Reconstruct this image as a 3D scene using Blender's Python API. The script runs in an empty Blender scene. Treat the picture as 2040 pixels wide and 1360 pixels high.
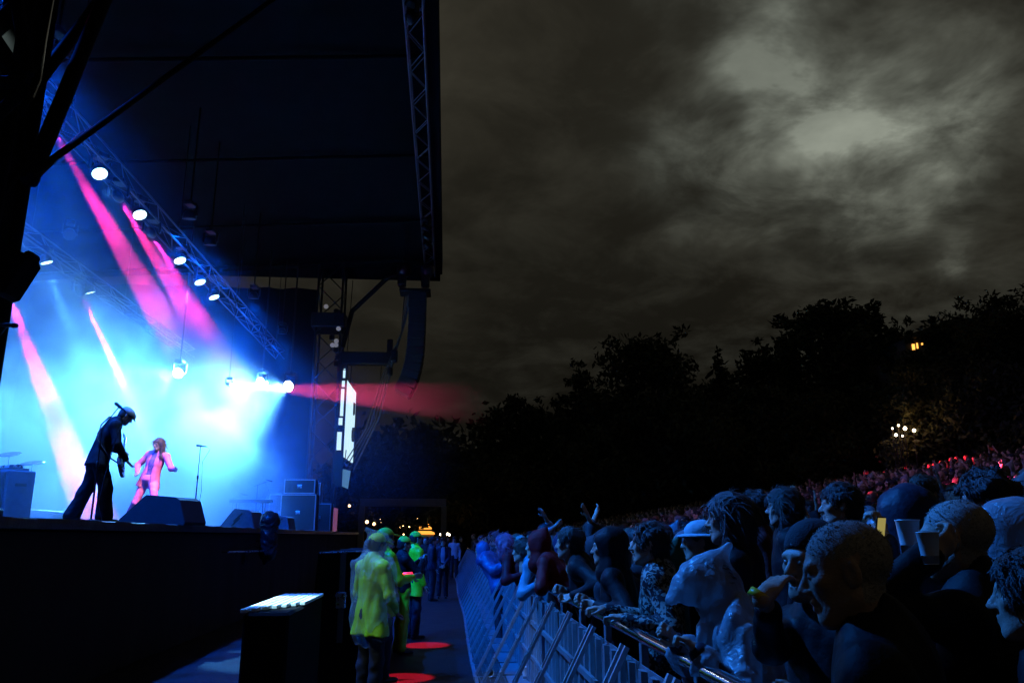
import bpy, math, random
import numpy as np
from mathutils import Vector, Matrix, Euler

S = bpy.context.scene
PI = math.pi
rnd = random.Random(11)

# ------------------------------------------------------------------ camera
EYE = Vector((0, 0, 1.8))
PITCH = math.atan(388 / 1587); YAW = math.radians(4.58); FPX = 1587.0
cam = bpy.data.cameras.new('camera'); cam_o = bpy.data.objects.new('camera', cam)
S.collection.objects.link(cam_o); S.camera = cam_o
cam.lens = 28.005; cam.sensor_width = 36; cam.clip_start = .05; cam.clip_end = 4000
cam_o.location = EYE; cam_o.rotation_euler = (PI/2 + PITCH, 0, -YAW)
FW = Vector((math.sin(YAW)*math.cos(PITCH), math.cos(YAW)*math.cos(PITCH), math.sin(PITCH)))
RT = Vector((math.cos(YAW), -math.sin(YAW), 0)); UPV = RT.cross(FW)
# survey helpers: a sight line of the photograph met with a real plane of the place
def sight(x, y): return FW + RT*((x-1020)/FPX) - UPV*((y-680)/FPX)
def onX(x, y, X): d = sight(x, y); return EYE + d*(X/d.x)
def onY(x, y, Y): d = sight(x, y); return EYE + d*(Y/d.y)
def onZ(x, y, Z): d = sight(x, y); return EYE + d*((Z-EYE.z)/d.z)

# ------------------------------------------------------------------ exposure / engine
S.render.engine = 'CYCLES'
S.view_settings.view_transform = 'Standard'; S.view_settings.look = 'None'
S.view_settings.exposure = 0; S.view_settings.gamma = 1; S.view_settings.use_curve_mapping = False
S.cycles.use_denoising = True
S.cycles.max_bounces = 3; S.cycles.diffuse_bounces = 1; S.cycles.glossy_bounces = 2
S.cycles.transmission_bounces = 4; S.cycles.transparent_max_bounces = 12; S.cycles.volume_bounces = 0
S.cycles.volume_max_steps = 160; S.cycles.volume_step_rate = .75
S.cycles.sample_clamp_indirect = 3
S.cycles.caustics_reflective = False; S.cycles.caustics_refractive = False

# ------------------------------------------------------------------ world: dusk under broken storm cloud
SUN_EL, SUN_ROT = math.radians(2.0), math.radians(35)
W = bpy.data.worlds.new('World'); S.world = W; W.use_nodes = True
def build_world():
    nt = W.node_tree; N = nt.nodes; L = nt.links.new
    bg = N['Background']
    def n(t, **k):
        o = N.new(t)
        for a, b in k.items(): setattr(o, a, b)
        return o
    def math_(op, a, b=None, c=None, clamp=False):
        m = n('ShaderNodeMath', operation=op); m.use_clamp = clamp
        for i, v in enumerate((a, b, c)):
            if v is None: continue
            if isinstance(v, (int, float)): m.inputs[i].default_value = v
            else: L(v, m.inputs[i])
        return m.outputs[0]
    tc = n('ShaderNodeTexCoord')
    nrm = n('ShaderNodeVectorMath', operation='NORMALIZE'); L(tc.outputs['Generated'], nrm.inputs[0])
    D = nrm.outputs[0]
    sep = n('ShaderNodeSeparateXYZ'); L(D, sep.inputs[0])
    # cloud deck: directions projected on a flat layer overhead
    zz = math_('ADD', math_('MAXIMUM', sep.outputs[2], 0.0), .22)
    cx = math_('DIVIDE', sep.outputs[0], zz); cy = math_('DIVIDE', sep.outputs[1], zz)
    cmb = n('ShaderNodeCombineXYZ'); L(cx, cmb.inputs[0]); L(cy, cmb.inputs[1])
    def noise(scale, detail, dist, off, rough=.55, src=None):
        mp = n('ShaderNodeMapping'); mp.inputs['Location'].default_value = off
        L(src or cmb.outputs[0], mp.inputs[0])
        t = n('ShaderNodeTexNoise'); t.inputs['Scale'].default_value = scale; t.inputs['Detail'].default_value = detail
        t.inputs['Distortion'].default_value = dist; t.inputs['Roughness'].default_value = rough
        L(mp.outputs[0], t.inputs[0]); return t.outputs[0]
    n1 = noise(1.7, 4, .3, (3.1, 1.7, 0), .6)
    n2 = noise(5.0, 5, .3, (7.1, 4.7, 2), .62)
    n3 = noise(.9, 2, .2, (1.3, 9.7, 5))
    # openings in the deck (where the layer thins): soft patches in sky directions, frayed by the noise
    warp = n('ShaderNodeVectorMath', operation='SUBTRACT')
    wn = n('ShaderNodeTexNoise'); wn.inputs['Scale'].default_value = 5.5; wn.inputs['Detail'].default_value = 3; wn.inputs['Roughness'].default_value = .6
    L(D, wn.inputs[0]); L(wn.outputs[1], warp.inputs[0]); warp.inputs[1].default_value = (.5, .5, .5)
    wsc = n('ShaderNodeVectorMath', operation='SCALE'); L(warp.outputs[0], wsc.inputs[0]); wsc.inputs[3].default_value = .20
    wadd = n('ShaderNodeVectorMath', operation='ADD'); L(D, wadd.inputs[0]); L(wsc.outputs[0], wadd.inputs[1])
    total = None
    for (px, py, r, a) in OPENINGS:
        d = sight(px, py).normalized()
        dist = n('ShaderNodeVectorMath', operation='DISTANCE'); L(wadd.outputs[0], dist.inputs[0]); dist.inputs[1].default_value = d
        q = math_('DIVIDE', dist.outputs['Value'], r)
        g = math_('MULTIPLY', math_('EXPONENT', math_('MULTIPLY', math_('POWER', q, 2.0), -1.0)), a)
        total = g if total is None else math_('ADD', total, g)
    nn = math_('ADD', math_('MULTIPLY', math_('SUBTRACT', n1, .5), .8), math_('MULTIPLY', math_('SUBTRACT', n2, .5), 1.1))
    field = math_('ADD', total, math_('MULTIPLY', nn, math_('ADD', math_('MULTIPLY', total, 1.5), .2)))
    # thickness of the deck -> how much of the dusk sky comes through
    thin = n('ShaderNodeValToRGB'); L(field, thin.inputs[0]); e = thin.color_ramp.elements
    e[0].position = .0; e[0].color = (0,0,0,1); e[1].position = 1; e[1].color = (.5,.5,.5,1)
    for p, c in ((.16,.016), (.34,.055), (.56,.15), (.84,.34)): q = e.new(p); q.color = (c,c,c,1)
    opening = thin.outputs[0]
    dark = n('ShaderNodeMapRange'); L(math_('ADD', n3, math_('MULTIPLY', math_('SUBTRACT', n2, .5), .7)), dark.inputs[0])
    dark.inputs[1].default_value = .28; dark.inputs[2].default_value = .75; dark.inputs[3].default_value = .014; dark.inputs[4].default_value = .036
    # towards the horizon the deck gets thicker and dimmer
    hz = n('ShaderNodeMapRange', interpolation_type='SMOOTHSTEP'); L(sep.outputs[2], hz.inputs[0]); hz.inputs[1].default_value = .06; hz.inputs[2].default_value = .6
    hz.inputs[3].default_value = .40; hz.inputs[4].default_value = 1.25
    dk = math_('MULTIPLY', dark.outputs[0], hz.outputs[0])
    cc = n('ShaderNodeCombineColor')
    L(math_('MULTIPLY', dk, 1.10), cc.inputs[0]); L(dk, cc.inputs[1]); L(math_('MULTIPLY', dk, .72), cc.inputs[2])
    sky = n('ShaderNodeTexSky', sky_type='NISHITA'); sky.sun_disc = False
    sky.sun_elevation = SUN_EL; sky.sun_rotation = SUN_ROT; sky.dust_density = 2
    hsv = n('ShaderNodeHueSaturation'); hsv.inputs['Saturation'].default_value = .10; hsv.inputs['Value'].default_value = .27; L(sky.outputs[0], hsv.inputs['Color'])
    tint = n('ShaderNodeMix', data_type='RGBA', blend_type='MULTIPLY'); tint.inputs[0].default_value = 1
    L(hsv.outputs[0], tint.inputs[6]); tint.inputs[7].default_value = (.90, 1.0, .84, 1)
    # the openings show the dim Nishita dusk sky through thin cloud
    mix = n('ShaderNodeMix', data_type='RGBA', blend_type='ADD'); mix.inputs[0].default_value = 1
    sc = n('ShaderNodeVectorMath', operation='SCALE'); L(tint.outputs[2], sc.inputs[0]); L(math_('MULTIPLY', opening, math_('ADD', n2, .5)), sc.inputs[3])
    L(cc.outputs[0], mix.inputs[6]); L(sc.outputs[0], mix.inputs[7])
    L(mix.outputs[2], bg.inputs[0]); bg.inputs[1].default_value = .84
OPENINGS = [(1525, 10, .08, .44), (1545, 110, .06, .36), (1605, 205, .055, .32), (1315, -5, .04, .44), (1700, 275, .075, .34), (1540, 300, .10, .26), (1350, 315, .06, .26),
            (1880, 205, .08, .24), (1890, 330, .06, .22), (1905, 503, .028, .32), (1760, 90, .18, .28), (1450, 300, .20, .06)]
build_world()
W.cycles.sampling_method = 'MANUAL'; W.cycles.sample_map_resolution = 128
sun = bpy.data.lights.new('sun', 'SUN'); sun_o = bpy.data.objects.new('sun', sun); S.collection.objects.link(sun_o)
sun.energy = .012; sun.angle = math.radians(40); sun.color = (1, .97, .9)
sun_o.rotation_euler = (-(PI/2 - math.radians(30)), 0, -math.radians(15))
# ------------------------------------------------------------------ materials
M = {}
def mat(name, col, rough=.7, metal=0, var=.25, scale=8, bump=0, bscale=60, spec=.5, emit=None, estr=0, coat=0, randomize=0, sheen=0):
    m = bpy.data.materials.new(name); m.use_nodes = True; nt = m.node_tree; L = nt.links.new
    b = nt.nodes['Principled BSDF']
    b.inputs['Roughness'].default_value = rough; b.inputs['Metallic'].default_value = metal
    b.inputs['Specular IOR Level'].default_value = spec; b.inputs['Coat Weight'].default_value = coat
    if sheen: b.inputs['Sheen Weight'].default_value = sheen
    tc = nt.nodes.new('ShaderNodeTexCoord')
    nz = nt.nodes.new('ShaderNodeTexNoise'); nz.inputs['Scale'].default_value = scale; nz.inputs['Detail'].default_value = 5
    L(tc.outputs['Object'], nz.inputs[0])
    mr = nt.nodes.new('ShaderNodeMapRange'); L(nz.outputs[0], mr.inputs[0]); mr.inputs[1].default_value = .25; mr.inputs[2].default_value = .75
    mr.inputs[3].default_value = 1-var; mr.inputs[4].default_value = 1+var
    mx = nt.nodes.new('ShaderNodeVectorMath'); mx.operation = 'SCALE'; mx.inputs[0].default_value = col
    L(mr.outputs[0], mx.inputs[3])
    src = mx.outputs[0]
    if randomize:
        oi = nt.nodes.new('ShaderNodeObjectInfo')
        cr = nt.nodes.new('ShaderNodeValToRGB'); cr.color_ramp.interpolation = 'CONSTANT'
        cols = RANDOM_RAMPS[randomize]
        e = cr.color_ramp.elements; e[0].color = (*cols[0], 1); e[0].position = 0; e[1].position = 1/len(cols); e[1].color = (*cols[1], 1)
        for i in range(2, len(cols)):
            el = e.new(i/len(cols)); el.color = (*cols[i], 1)
        L(oi.outputs['Random'], cr.inputs[0])
        mu = nt.nodes.new('ShaderNodeMix'); mu.data_type = 'RGBA'; mu.blend_type = 'MULTIPLY'; mu.inputs[0].default_value = 1
        L(cr.outputs[0], mu.inputs[6]); L(src, mu.inputs[7]); src = mu.outputs[2]
    L(src, b.inputs['Base Color'])
    r2 = nt.nodes.new('ShaderNodeMapRange'); L(nz.outputs[0], r2.inputs[0]); r2.inputs[3].default_value = max(rough-.12, .03); r2.inputs[4].default_value = min(rough+.12, 1)
    L(r2.outputs[0], b.inputs['Roughness'])
    if bump:
        n2 = nt.nodes.new('ShaderNodeTexNoise'); n2.inputs['Scale'].default_value = bscale; n2.inputs['Detail'].default_value = 4
        L(tc.outputs['Object'], n2.inputs[0])
        bp = nt.nodes.new('ShaderNodeBump'); bp.inputs['Strength'].default_value = bump; bp.inputs['Distance'].default_value = .01
        L(n2.outputs[0], bp.inputs['Height']); L(bp.outputs[0], b.inputs['Normal'])
    if emit:
        b.inputs['Emission Color'].default_value = (*emit, 1); b.inputs['Emission Strength'].default_value = estr
    M[name] = m; return m
RANDOM_RAMPS = {
 'cloth': [(.9,.9,1), (.35,.4,.5), (.5,.55,.6), (1.6,.5,.5), (.3,.3,.3), (2.5,2.6,2.8), (.6,.8,.5), (.4,.5,1.2), (.25,.25,.28), (3.5,3.6,4), (1.2,.9,.6), (.3,.35,.4)],
 'skin': [(1,1,1), (.85,.8,.78), (1.1,1.05,1), (.6,.5,.45), (.95,.95,.95), (1.05,.95,.9), (.4,.32,.28), (1,1,1)],
 'hair': [(1,1,1), (.5,.5,.5), (2.2,1.7,1.2), (1.4,1.1,.9), (4,3.4,2.6), (.6,.6,.6), (3,3,3), (.4,.4,.4)],
}
mat('skin', (.44,.28,.21), .48, var=.12, scale=30, bump=.25, bscale=160, spec=.45)
mat('skin_any', (.42,.27,.2), .5, var=.12, scale=25, randomize='skin')
mat('stubble', (.33,.22,.17), .62, var=.25, scale=90, bump=.4, bscale=350)
mat('grey_stubble', (.36,.31,.28), .65, var=.3, scale=120, bump=.4, bscale=350)
mat('hair_dark', (.016,.012,.010), .5, var=.4, scale=60, bump=.6, bscale=180)
mat('hair_brown', (.05,.03,.02), .5, var=.4, scale=60, bump=.6, bscale=180)
mat('grey_hair', (.16,.14,.13), .5, var=.3, scale=60)
mat('hair_pink', (.5,.09,.16), .55, var=.3, scale=60, bump=.5, bscale=150)
mat('hair_any', (.03,.02,.014), .5, var=.4, scale=50, bump=.5, bscale=150, randomize='hair')
mat('cloth_any', (.055,.055,.06), .7, var=.35, scale=9, bump=.35, bscale=45, randomize='cloth', spec=.15)
mat('trouser_any', (.03,.03,.036), .8, var=.3, scale=9, spec=.15)
mat('black_suit', (.011,.011,.013), .75, var=.25, scale=14, bump=.2, bscale=200, spec=.15)
mat('pink_suit', (.74,.15,.30), .65, var=.08, scale=10, bump=.15, bscale=220)
mat('dark_jacket', (.008,.0085,.010), .62, var=.4, scale=7, bump=.5, bscale=26, spec=.15)
mat('navy_jacket', (.022,.03,.05), .5, var=.35, scale=7, bump=.5, bscale=30, spec=.15)
mat('red_jacket', (.14,.008,.012), .6, var=.3, scale=7, bump=.4, bscale=30, spec=.15)
mat('green_jacket', (.03,.10,.06), .6, var=.3, scale=7, bump=.4, bscale=30, spec=.15)
mat('teal_jacket', (.06,.22,.30), .4, var=.3, scale=9, bump=.6, bscale=30, spec=.15)
mat('pale_shirt', (.36,.38,.42), .6, var=.2, scale=9, bump=.4, bscale=40)
mat('hivis', (.50,.78,.01), .45, var=.12, scale=8, bump=.4, bscale=40)
mat('hivis_cap', (.52,.66,.03), .6, var=.1, scale=12, bump=.2, bscale=160)
mat('shoe_black', (.01,.01,.01), .4, var=.2)
mat('cream_cap', (.55,.52,.46), .8, var=.12, scale=30, bump=.2, bscale=250)
mat('beanie_white', (.42,.40,.42), .85, var=.2, scale=30, bump=.5, bscale=160)
mat('beanie_dark', (.02,.022,.03), .85, var=.3, scale=30, bump=.5, bscale=160)
mat('hat_blue', (.22,.42,.50), .7, var=.2, scale=20, bump=.3, bscale=90)
mat('eye_white', (.3,.28,.27), .2, var=.05)
mat('wristband', (.8,.55,.02), .4, var=.1, scale=60)
mat('white_plastic', (.72,.72,.70), .35, var=.06, scale=20)
mat('black_plastic', (.012,.012,.013), .35, var=.3, scale=20)
mat('grille', (.018,.018,.019), .5, metal=.4, var=.4, scale=160, bump=.8, bscale=400)
mat('cab_black', (.02,.02,.021), .6, var=.3, scale=18, bump=.5, bscale=220)
mat('blue_cab', (.05,.065,.09), .6, var=.3, scale=12, bump=.4, bscale=160)
mat('steel', (.5,.5,.52), .28, metal=1, var=.15, scale=20)
mat('galv', (.20,.21,.225), .45, metal=.25, var=.2, scale=14, bump=.15, bscale=70)
mat('alu', (.55,.56,.58), .35, metal=1, var=.15, scale=16)
mat('alu_dark', (.10,.10,.105), .45, metal=.7, var=.3, scale=16)
mat('chrome', (.75,.76,.78), .13, metal=1, var=.05, scale=12)
mat('brass', (.72,.55,.25), .25, metal=1, var=.1)
mat('black_metal', (.015,.015,.016), .42, metal=.3, var=.3, scale=20)
mat('skirt_cloth', (.012,.012,.013), .92, var=.25, scale=4, bump=.3, bscale=40)
mat('drape', (.007,.007,.008), .95, var=.3, scale=4, bump=.3, bscale=30, spec=.05)
mat('canopy', (.008,.008,.0085), .95, var=.3, scale=2, bump=.3, bscale=8, spec=.03)
mat('deck', (.03,.031,.034), .42, var=.35, scale=3, bump=.25, bscale=60)
mat('tape', (.09,.10,.11), .35, var=.6, scale=5, bump=.8, bscale=24)
mat('wood', (.36,.25,.15), .6, var=.3, scale=9)
mat('board_white', (.62,.66,.66), .5, var=.15, scale=12)
mat('drum_shell', (.30,.33,.36), .25, metal=.5, var=.15)
mat('drum_head', (.7,.7,.68), .5, var=.08)
mat('asphalt', (.012,.012,.013), .62, var=.4, scale=3, bump=.9, bscale=28, spec=.25)
mat('trackway', (.035,.034,.033), .45, var=.45, scale=4, bump=.5, bscale=30)
mat('grass', (.018,.026,.012), .9, var=.5, scale=2, bump=1, bscale=20)
mat('bark', (.03,.024,.018), .9, var=.4, scale=6, bump=1, bscale=12)
mat('leaf', (.016,.026,.012), .75, var=.5, scale=.8)
mat('leaf_pale', (.05,.06,.03), .75, var=.5, scale=.8)
mat('stone', (.16,.15,.13), .9, var=.25, scale=2, bump=.5, bscale=14)
mat('roof_slate', (.05,.05,.055), .7, var=.3, scale=3)
mat('gantry_grey', (.22,.22,.21), .6, var=.15, scale=3)
mat('rope', (.10,.10,.10), .9, var=.3)
mat('strap', (.06,.07,.09), .55, var=.2, scale=90)
mat('bass_red', (.10,.03,.02), .18, var=.2, scale=6, coat=.6)
mat('fretboard', (.05,.03,.02), .5, var=.3, scale=20)
def emis(name, col, s):
    m = bpy.data.materials.new(name); m.use_nodes = True; b = m.node_tree.nodes['Principled BSDF']
    b.inputs['Base Color'].default_value = (.02,.02,.02,1); b.inputs['Emission Color'].default_value = (*col, 1); b.inputs['Emission Strength'].default_value = s
    M[name] = m; return m
emis('led_cyan', (.55,.92,1), 5); emis('led_hot', (.8,1,1), 40); emis('led_pink', (1,.25,.55), 9)
emis('screen', (.62,.9,1), 1.1); emis('warm_bulb', (1,.55,.22), 9); emis('warm_sign', (1,.36,.05), 1.6); emis('window_lit', (1,.42,.07), 2.2)
emis('tiny_blue', (.3,.6,1), 2); emis('tiny_red', (1,.1,.05), 2); emis('phone_screen', (.9,.75,.2), .35); emis('white_bulb', (1,.8,.55), 10)
# cells of a LED wash: bright dots on a dark face
def led_face():
    m = bpy.data.materials.new('led_cells'); m.use_nodes = True; nt = m.node_tree; L = nt.links.new
    b = nt.nodes['Principled BSDF']; tc = nt.nodes.new('ShaderNodeTexCoord')
    v = nt.nodes.new('ShaderNodeTexVoronoi'); v.inputs['Scale'].default_value = 20; v.inputs['Randomness'].default_value = .15; L(tc.outputs['Object'], v.inputs[0])
    mr = nt.nodes.new('ShaderNodeMapRange'); L(v.outputs[0], mr.inputs[0]); mr.inputs[1].default_value = .38; mr.inputs[2].default_value = .5; mr.inputs[3].default_value = 6; mr.inputs[4].default_value = 1.2
    b.inputs['Emission Color'].default_value = (.6,.93,1,1); L(mr.outputs[0], b.inputs['Emission Strength']); M['led_cells'] = m
led_face()
def clear_plastic(name, col, t, rough=.25, dif=.25):
    m = bpy.data.materials.new(name); m.use_nodes = True; nt = m.node_tree; L = nt.links.new
    for x in list(nt.nodes): nt.nodes.remove(x)
    out = nt.nodes.new('ShaderNodeOutputMaterial'); tr = nt.nodes.new('ShaderNodeBsdfTransparent'); b = nt.nodes.new('ShaderNodeBsdfPrincipled')
    b.inputs['Base Color'].default_value = (*col, 1); b.inputs['Roughness'].default_value = rough; b.inputs['Specular IOR Level'].default_value = .8
    tl = nt.nodes.new('ShaderNodeBsdfTranslucent'); tl.inputs[0].default_value = (*col, 1)
    tc = nt.nodes.new('ShaderNodeTexCoord'); nz = nt.nodes.new('ShaderNodeTexNoise'); nz.inputs['Scale'].default_value = 22; nz.inputs['Detail'].default_value = 5; nz.inputs['Distortion'].default_value = 1.2
    L(tc.outputs['Object'], nz.inputs[0]); bp = nt.nodes.new('ShaderNodeBump'); bp.inputs['Strength'].default_value = .7; bp.inputs['Distance'].default_value = .02
    L(nz.outputs[0], bp.inputs['Height']); L(bp.outputs[0], b.inputs['Normal'])
    a = nt.nodes.new('ShaderNodeMixShader'); a.inputs[0].default_value = .4; L(b.outputs[0], a.inputs[1]); L(tl.outputs[0], a.inputs[2])
    x = nt.nodes.new('ShaderNodeMixShader'); x.inputs[0].default_value = t; L(a.outputs[0], x.inputs[1]); L(tr.outputs[0], x.inputs[2])
    L(x.outputs[0], out.inputs[0]); M[name] = m
clear_plastic('poncho_clear', (.55,.6,.62), .80)
clear_plastic('poncho_milky', (.42,.47,.52), .20)
clear_plastic('poncho_blue', (.10,.18,.38), .15)
def paisley():
    m = mat('paisley_shirt', (.1,.1,.1), .6); nt = m.node_tree; L = nt.links.new; b = nt.nodes['Principled BSDF']
    tc = nt.nodes.new('ShaderNodeTexCoord'); v = nt.nodes.new('ShaderNodeTexVoronoi'); v.inputs['Scale'].default_value = 38; L(tc.outputs['Object'], v.inputs[0])
    cr = nt.nodes.new('ShaderNodeValToRGB'); cr.color_ramp.elements[0].color = (.42,.14,.42,1); cr.color_ramp.elements[1].color = (.10,.08,.22,1); cr.color_ramp.elements[0].position = .25; cr.color_ramp.elements[1].position = .5
    L(v.outputs[0], cr.inputs[0]); L(cr.outputs[0], b.inputs['Base Color'])
    m = mat('floral_shirt', (.1,.1,.1), .6, bump=.4, spec=.15); nt = m.node_tree; L = nt.links.new; b = nt.nodes['Principled BSDF']
    tc = nt.nodes.new('ShaderNodeTexCoord'); v = nt.nodes.new('ShaderNodeTexNoise'); v.inputs['Scale'].default_value = 26; v.inputs['Detail'].default_value = 3; v.inputs['Distortion'].default_value = 1.5; L(tc.outputs['Object'], v.inputs[0])
    cr = nt.nodes.new('ShaderNodeValToRGB'); cr.color_ramp.elements[0].color = (.012,.014,.02,1); cr.color_ramp.elements[1].color = (.28,.30,.26,1); cr.color_ramp.elements[0].position = .5; cr.color_ramp.elements[1].position = .56
    L(v.outputs[0], cr.inputs[0]); L(cr.outputs[0], b.inputs['Base Color'])
paisley()

# ------------------------------------------------------------------ object helpers
COL = S.collection; KIDS = {}
def tag(o, label=None, cat=None, group=None, kind=None):
    if label: o['label'] = label
    if cat: o['category'] = cat
    if group: o['group'] = group
    if kind: o['kind'] = kind
    return o
def thing(name, label, cat, loc=(0,0,0), rz=0, group=None):
    o = bpy.data.objects.new(name, None); COL.objects.link(o); o.empty_display_size = .2
    o.location = loc; o.rotation_euler = (0, 0, rz); return tag(o, label, cat, group)
def link(name, me, parent=None, mtx=None):
    o = bpy.data.objects.new(name, me); COL.objects.link(o); o.parent = parent
    if parent is not None: KIDS.setdefault(parent.name, []).append(o)
    if mtx is not None: o.matrix_local = mtx
    return o
def copy_tree(o, parent=None):
    c = o.copy(); COL.objects.link(c); c.parent = parent
    if parent is not None: KIDS.setdefault(parent.name, []).append(c)
    for ch in KIDS.get(o.name, ()): copy_tree(ch, c)
    return c
class MB:
    def __init__(s): s.v = []; s.f = []; s.sm = []
    def add(s, v, f, smooth=False):
        b = len(s.v); s.v += [tuple(x) for x in v]; s.f += [tuple(i+b for i in q) for q in f]; s.sm += [smooth]*len(f); return s
    def box(s, lo, hi, mtx=None):
        v = [Vector((x,y,z)) for x in (lo[0],hi[0]) for y in (lo[1],hi[1]) for z in (lo[2],hi[2])]
        if mtx is not None: v = [mtx @ p for p in v]
        return s.add(v, [(0,1,3,2),(4,6,7,5),(0,4,5,1),(2,3,7,6),(0,2,6,4),(1,5,7,3)])
    def bbox(s, lo, hi, b=.02, mtx=None):           # box with bevelled edges
        lo = Vector(lo); hi = Vector(hi); c = (lo+hi)/2; h = (hi-lo)/2; v = []; idx = {}
        for sx in (-1,1):
            for sy in (-1,1):
                for sz in (-1,1):
                    for k in range(3):
                        p = Vector((sx*h.x, sy*h.y, sz*h.z))
                        for a in range(3):
                            if a != k: p[a] -= math.copysign(b, p[a])
                        idx[(sx,sy,sz,k)] = len(v); v.append(c+p)
        f = []
        for k in range(3):
            o = [a for a in range(3) if a != k]
            for sg in (-1,1):
                q = []
                for (a, bb) in ((-1,-1),(1,-1),(1,1),(-1,1)):
                    t = [0,0,0]; t[k] = sg; t[o[0]] = a; t[o[1]] = bb; q.append(idx[(*t, k)])
                f.append(tuple(q))
        for k in range(3):
            o = [a for a in range(3) if a != k]
            for a in (-1,1):
                for bb in (-1,1):
                    t0=[0,0,0]; t1=[0,0,0]; t0[k]=-1; t1[k]=1
                    for t in (t0,t1): t[o[0]]=a; t[o[1]]=bb
                    f.append((idx[(*t0,o[0])], idx[(*t1,o[0])], idx[(*t1,o[1])], idx[(*t0,o[1])]))
        for sx in (-1,1):
            for sy in (-1,1):
                for sz in (-1,1): f.append(tuple(idx[(sx,sy,sz,k)] for k in range(3)))
        if mtx is not None: v = [mtx @ p for p in v]
        return s.add(v, f)
    def tube(s, a, b, r, r2=None, n=8, cap=True):
        a = Vector(a); b = Vector(b); d = (b-a)
        if d.length < 1e-6: return s
        q = d.to_track_quat('Z','Y'); r2 = r if r2 is None else r2
        ring = [Vector((math.cos(2*PI*i/n), math.sin(2*PI*i/n), 0)) for i in range(n)]
        v = [a + q @ (p*r) for p in ring] + [b + q @ (p*r2) for p in ring]
        s.add(v, [(i, (i+1)%n, n+(i+1)%n, n+i) for i in range(n)], True)
        if cap: s.add(v, [tuple(range(n-1,-1,-1)), tuple(range(n, 2*n))])
        return s
    def path(s, pts, r, n=6):
        pts = [Vector(p) for p in pts]; rs = r if isinstance(r, (list, tuple)) else [r]*len(pts)
        v = []; f = []
        for i, p in enumerate(pts):
            d = (pts[min(i+1, len(pts)-1)] - pts[max(i-1, 0)]).normalized()
            u = d.cross(Vector((0,0,1)));
            if u.length < .05: u = d.cross(Vector((0,1,0)))
            u.normalize(); w = d.cross(u)
            v += [p + (u*math.cos(2*PI*k/n) + w*math.sin(2*PI*k/n))*rs[i] for k in range(n)]
        for i in range(len(pts)-1):
            f += [(i*n+k, i*n+(k+1)%n, (i+1)*n+(k+1)%n, (i+1)*n+k) for k in range(n)]
        s.add(v, f, True); s.add(v[:n], [tuple(range(n))]); s.add(v[-n:], [tuple(range(n))]); return s
    def lathe(s, prof, n=20, mtx=None):
        v = []
        for r, z in prof: v += [Vector((r*math.cos(2*PI*i/n), r*math.sin(2*PI*i/n), z)) for i in range(n)]
        if mtx is not None: v = [mtx @ p for p in v]
        f = [(j*n+i, j*n+(i+1)%n, (j+1)*n+(i+1)%n, (j+1)*n+i) for j in range(len(prof)-1) for i in range(n)]
        s.add(v, f, True)
        if prof[0][0] > 1e-4: s.add(v[:n], [tuple(range(n-1,-1,-1))])
        if prof[-1][0] > 1e-4: s.add(v[-n:], [tuple(range(n))])
        return s
    def prism(s, poly, h, mtx=None):                 # polygon in xy, extruded along z from 0 to h
        n = len(poly); v = [Vector((x,y,0)) for x,y in poly] + [Vector((x,y,h)) for x,y in poly]
        if mtx is not None: v = [mtx @ p for p in v]
        return s.add(v, [tuple(range(n-1,-1,-1)), tuple(range(n,2*n))] + [(i,(i+1)%n,n+(i+1)%n,n+i) for i in range(n)])
    def mesh(s, name, m):
        me = bpy.data.meshes.new(name); me.from_pydata(s.v, [], s.f); me.materials.append(M[m] if isinstance(m, str) else m)
        me.polygons.foreach_set('use_smooth', s.sm); me.validate(); return me
    def obj(s, name, m, parent=None, mtx=None):
        return link(name, s.mesh(name, m), parent, mtx)
def T(x, y, z): return Matrix.Translation((x, y, z))
def RX(a): return Matrix.Rotation(a, 4, 'X')
def RY(a): return Matrix.Rotation(a, 4, 'Y')
def RZ(a): return Matrix.Rotation(a, 4, 'Z')
def aim(a, b):
    """matrix at a whose -Z looks at b"""
    d = Vector(b) - Vector(a); return Matrix.Translation(a) @ d.to_track_quat('-Z', 'Y').to_matrix().to_4x4()
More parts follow.
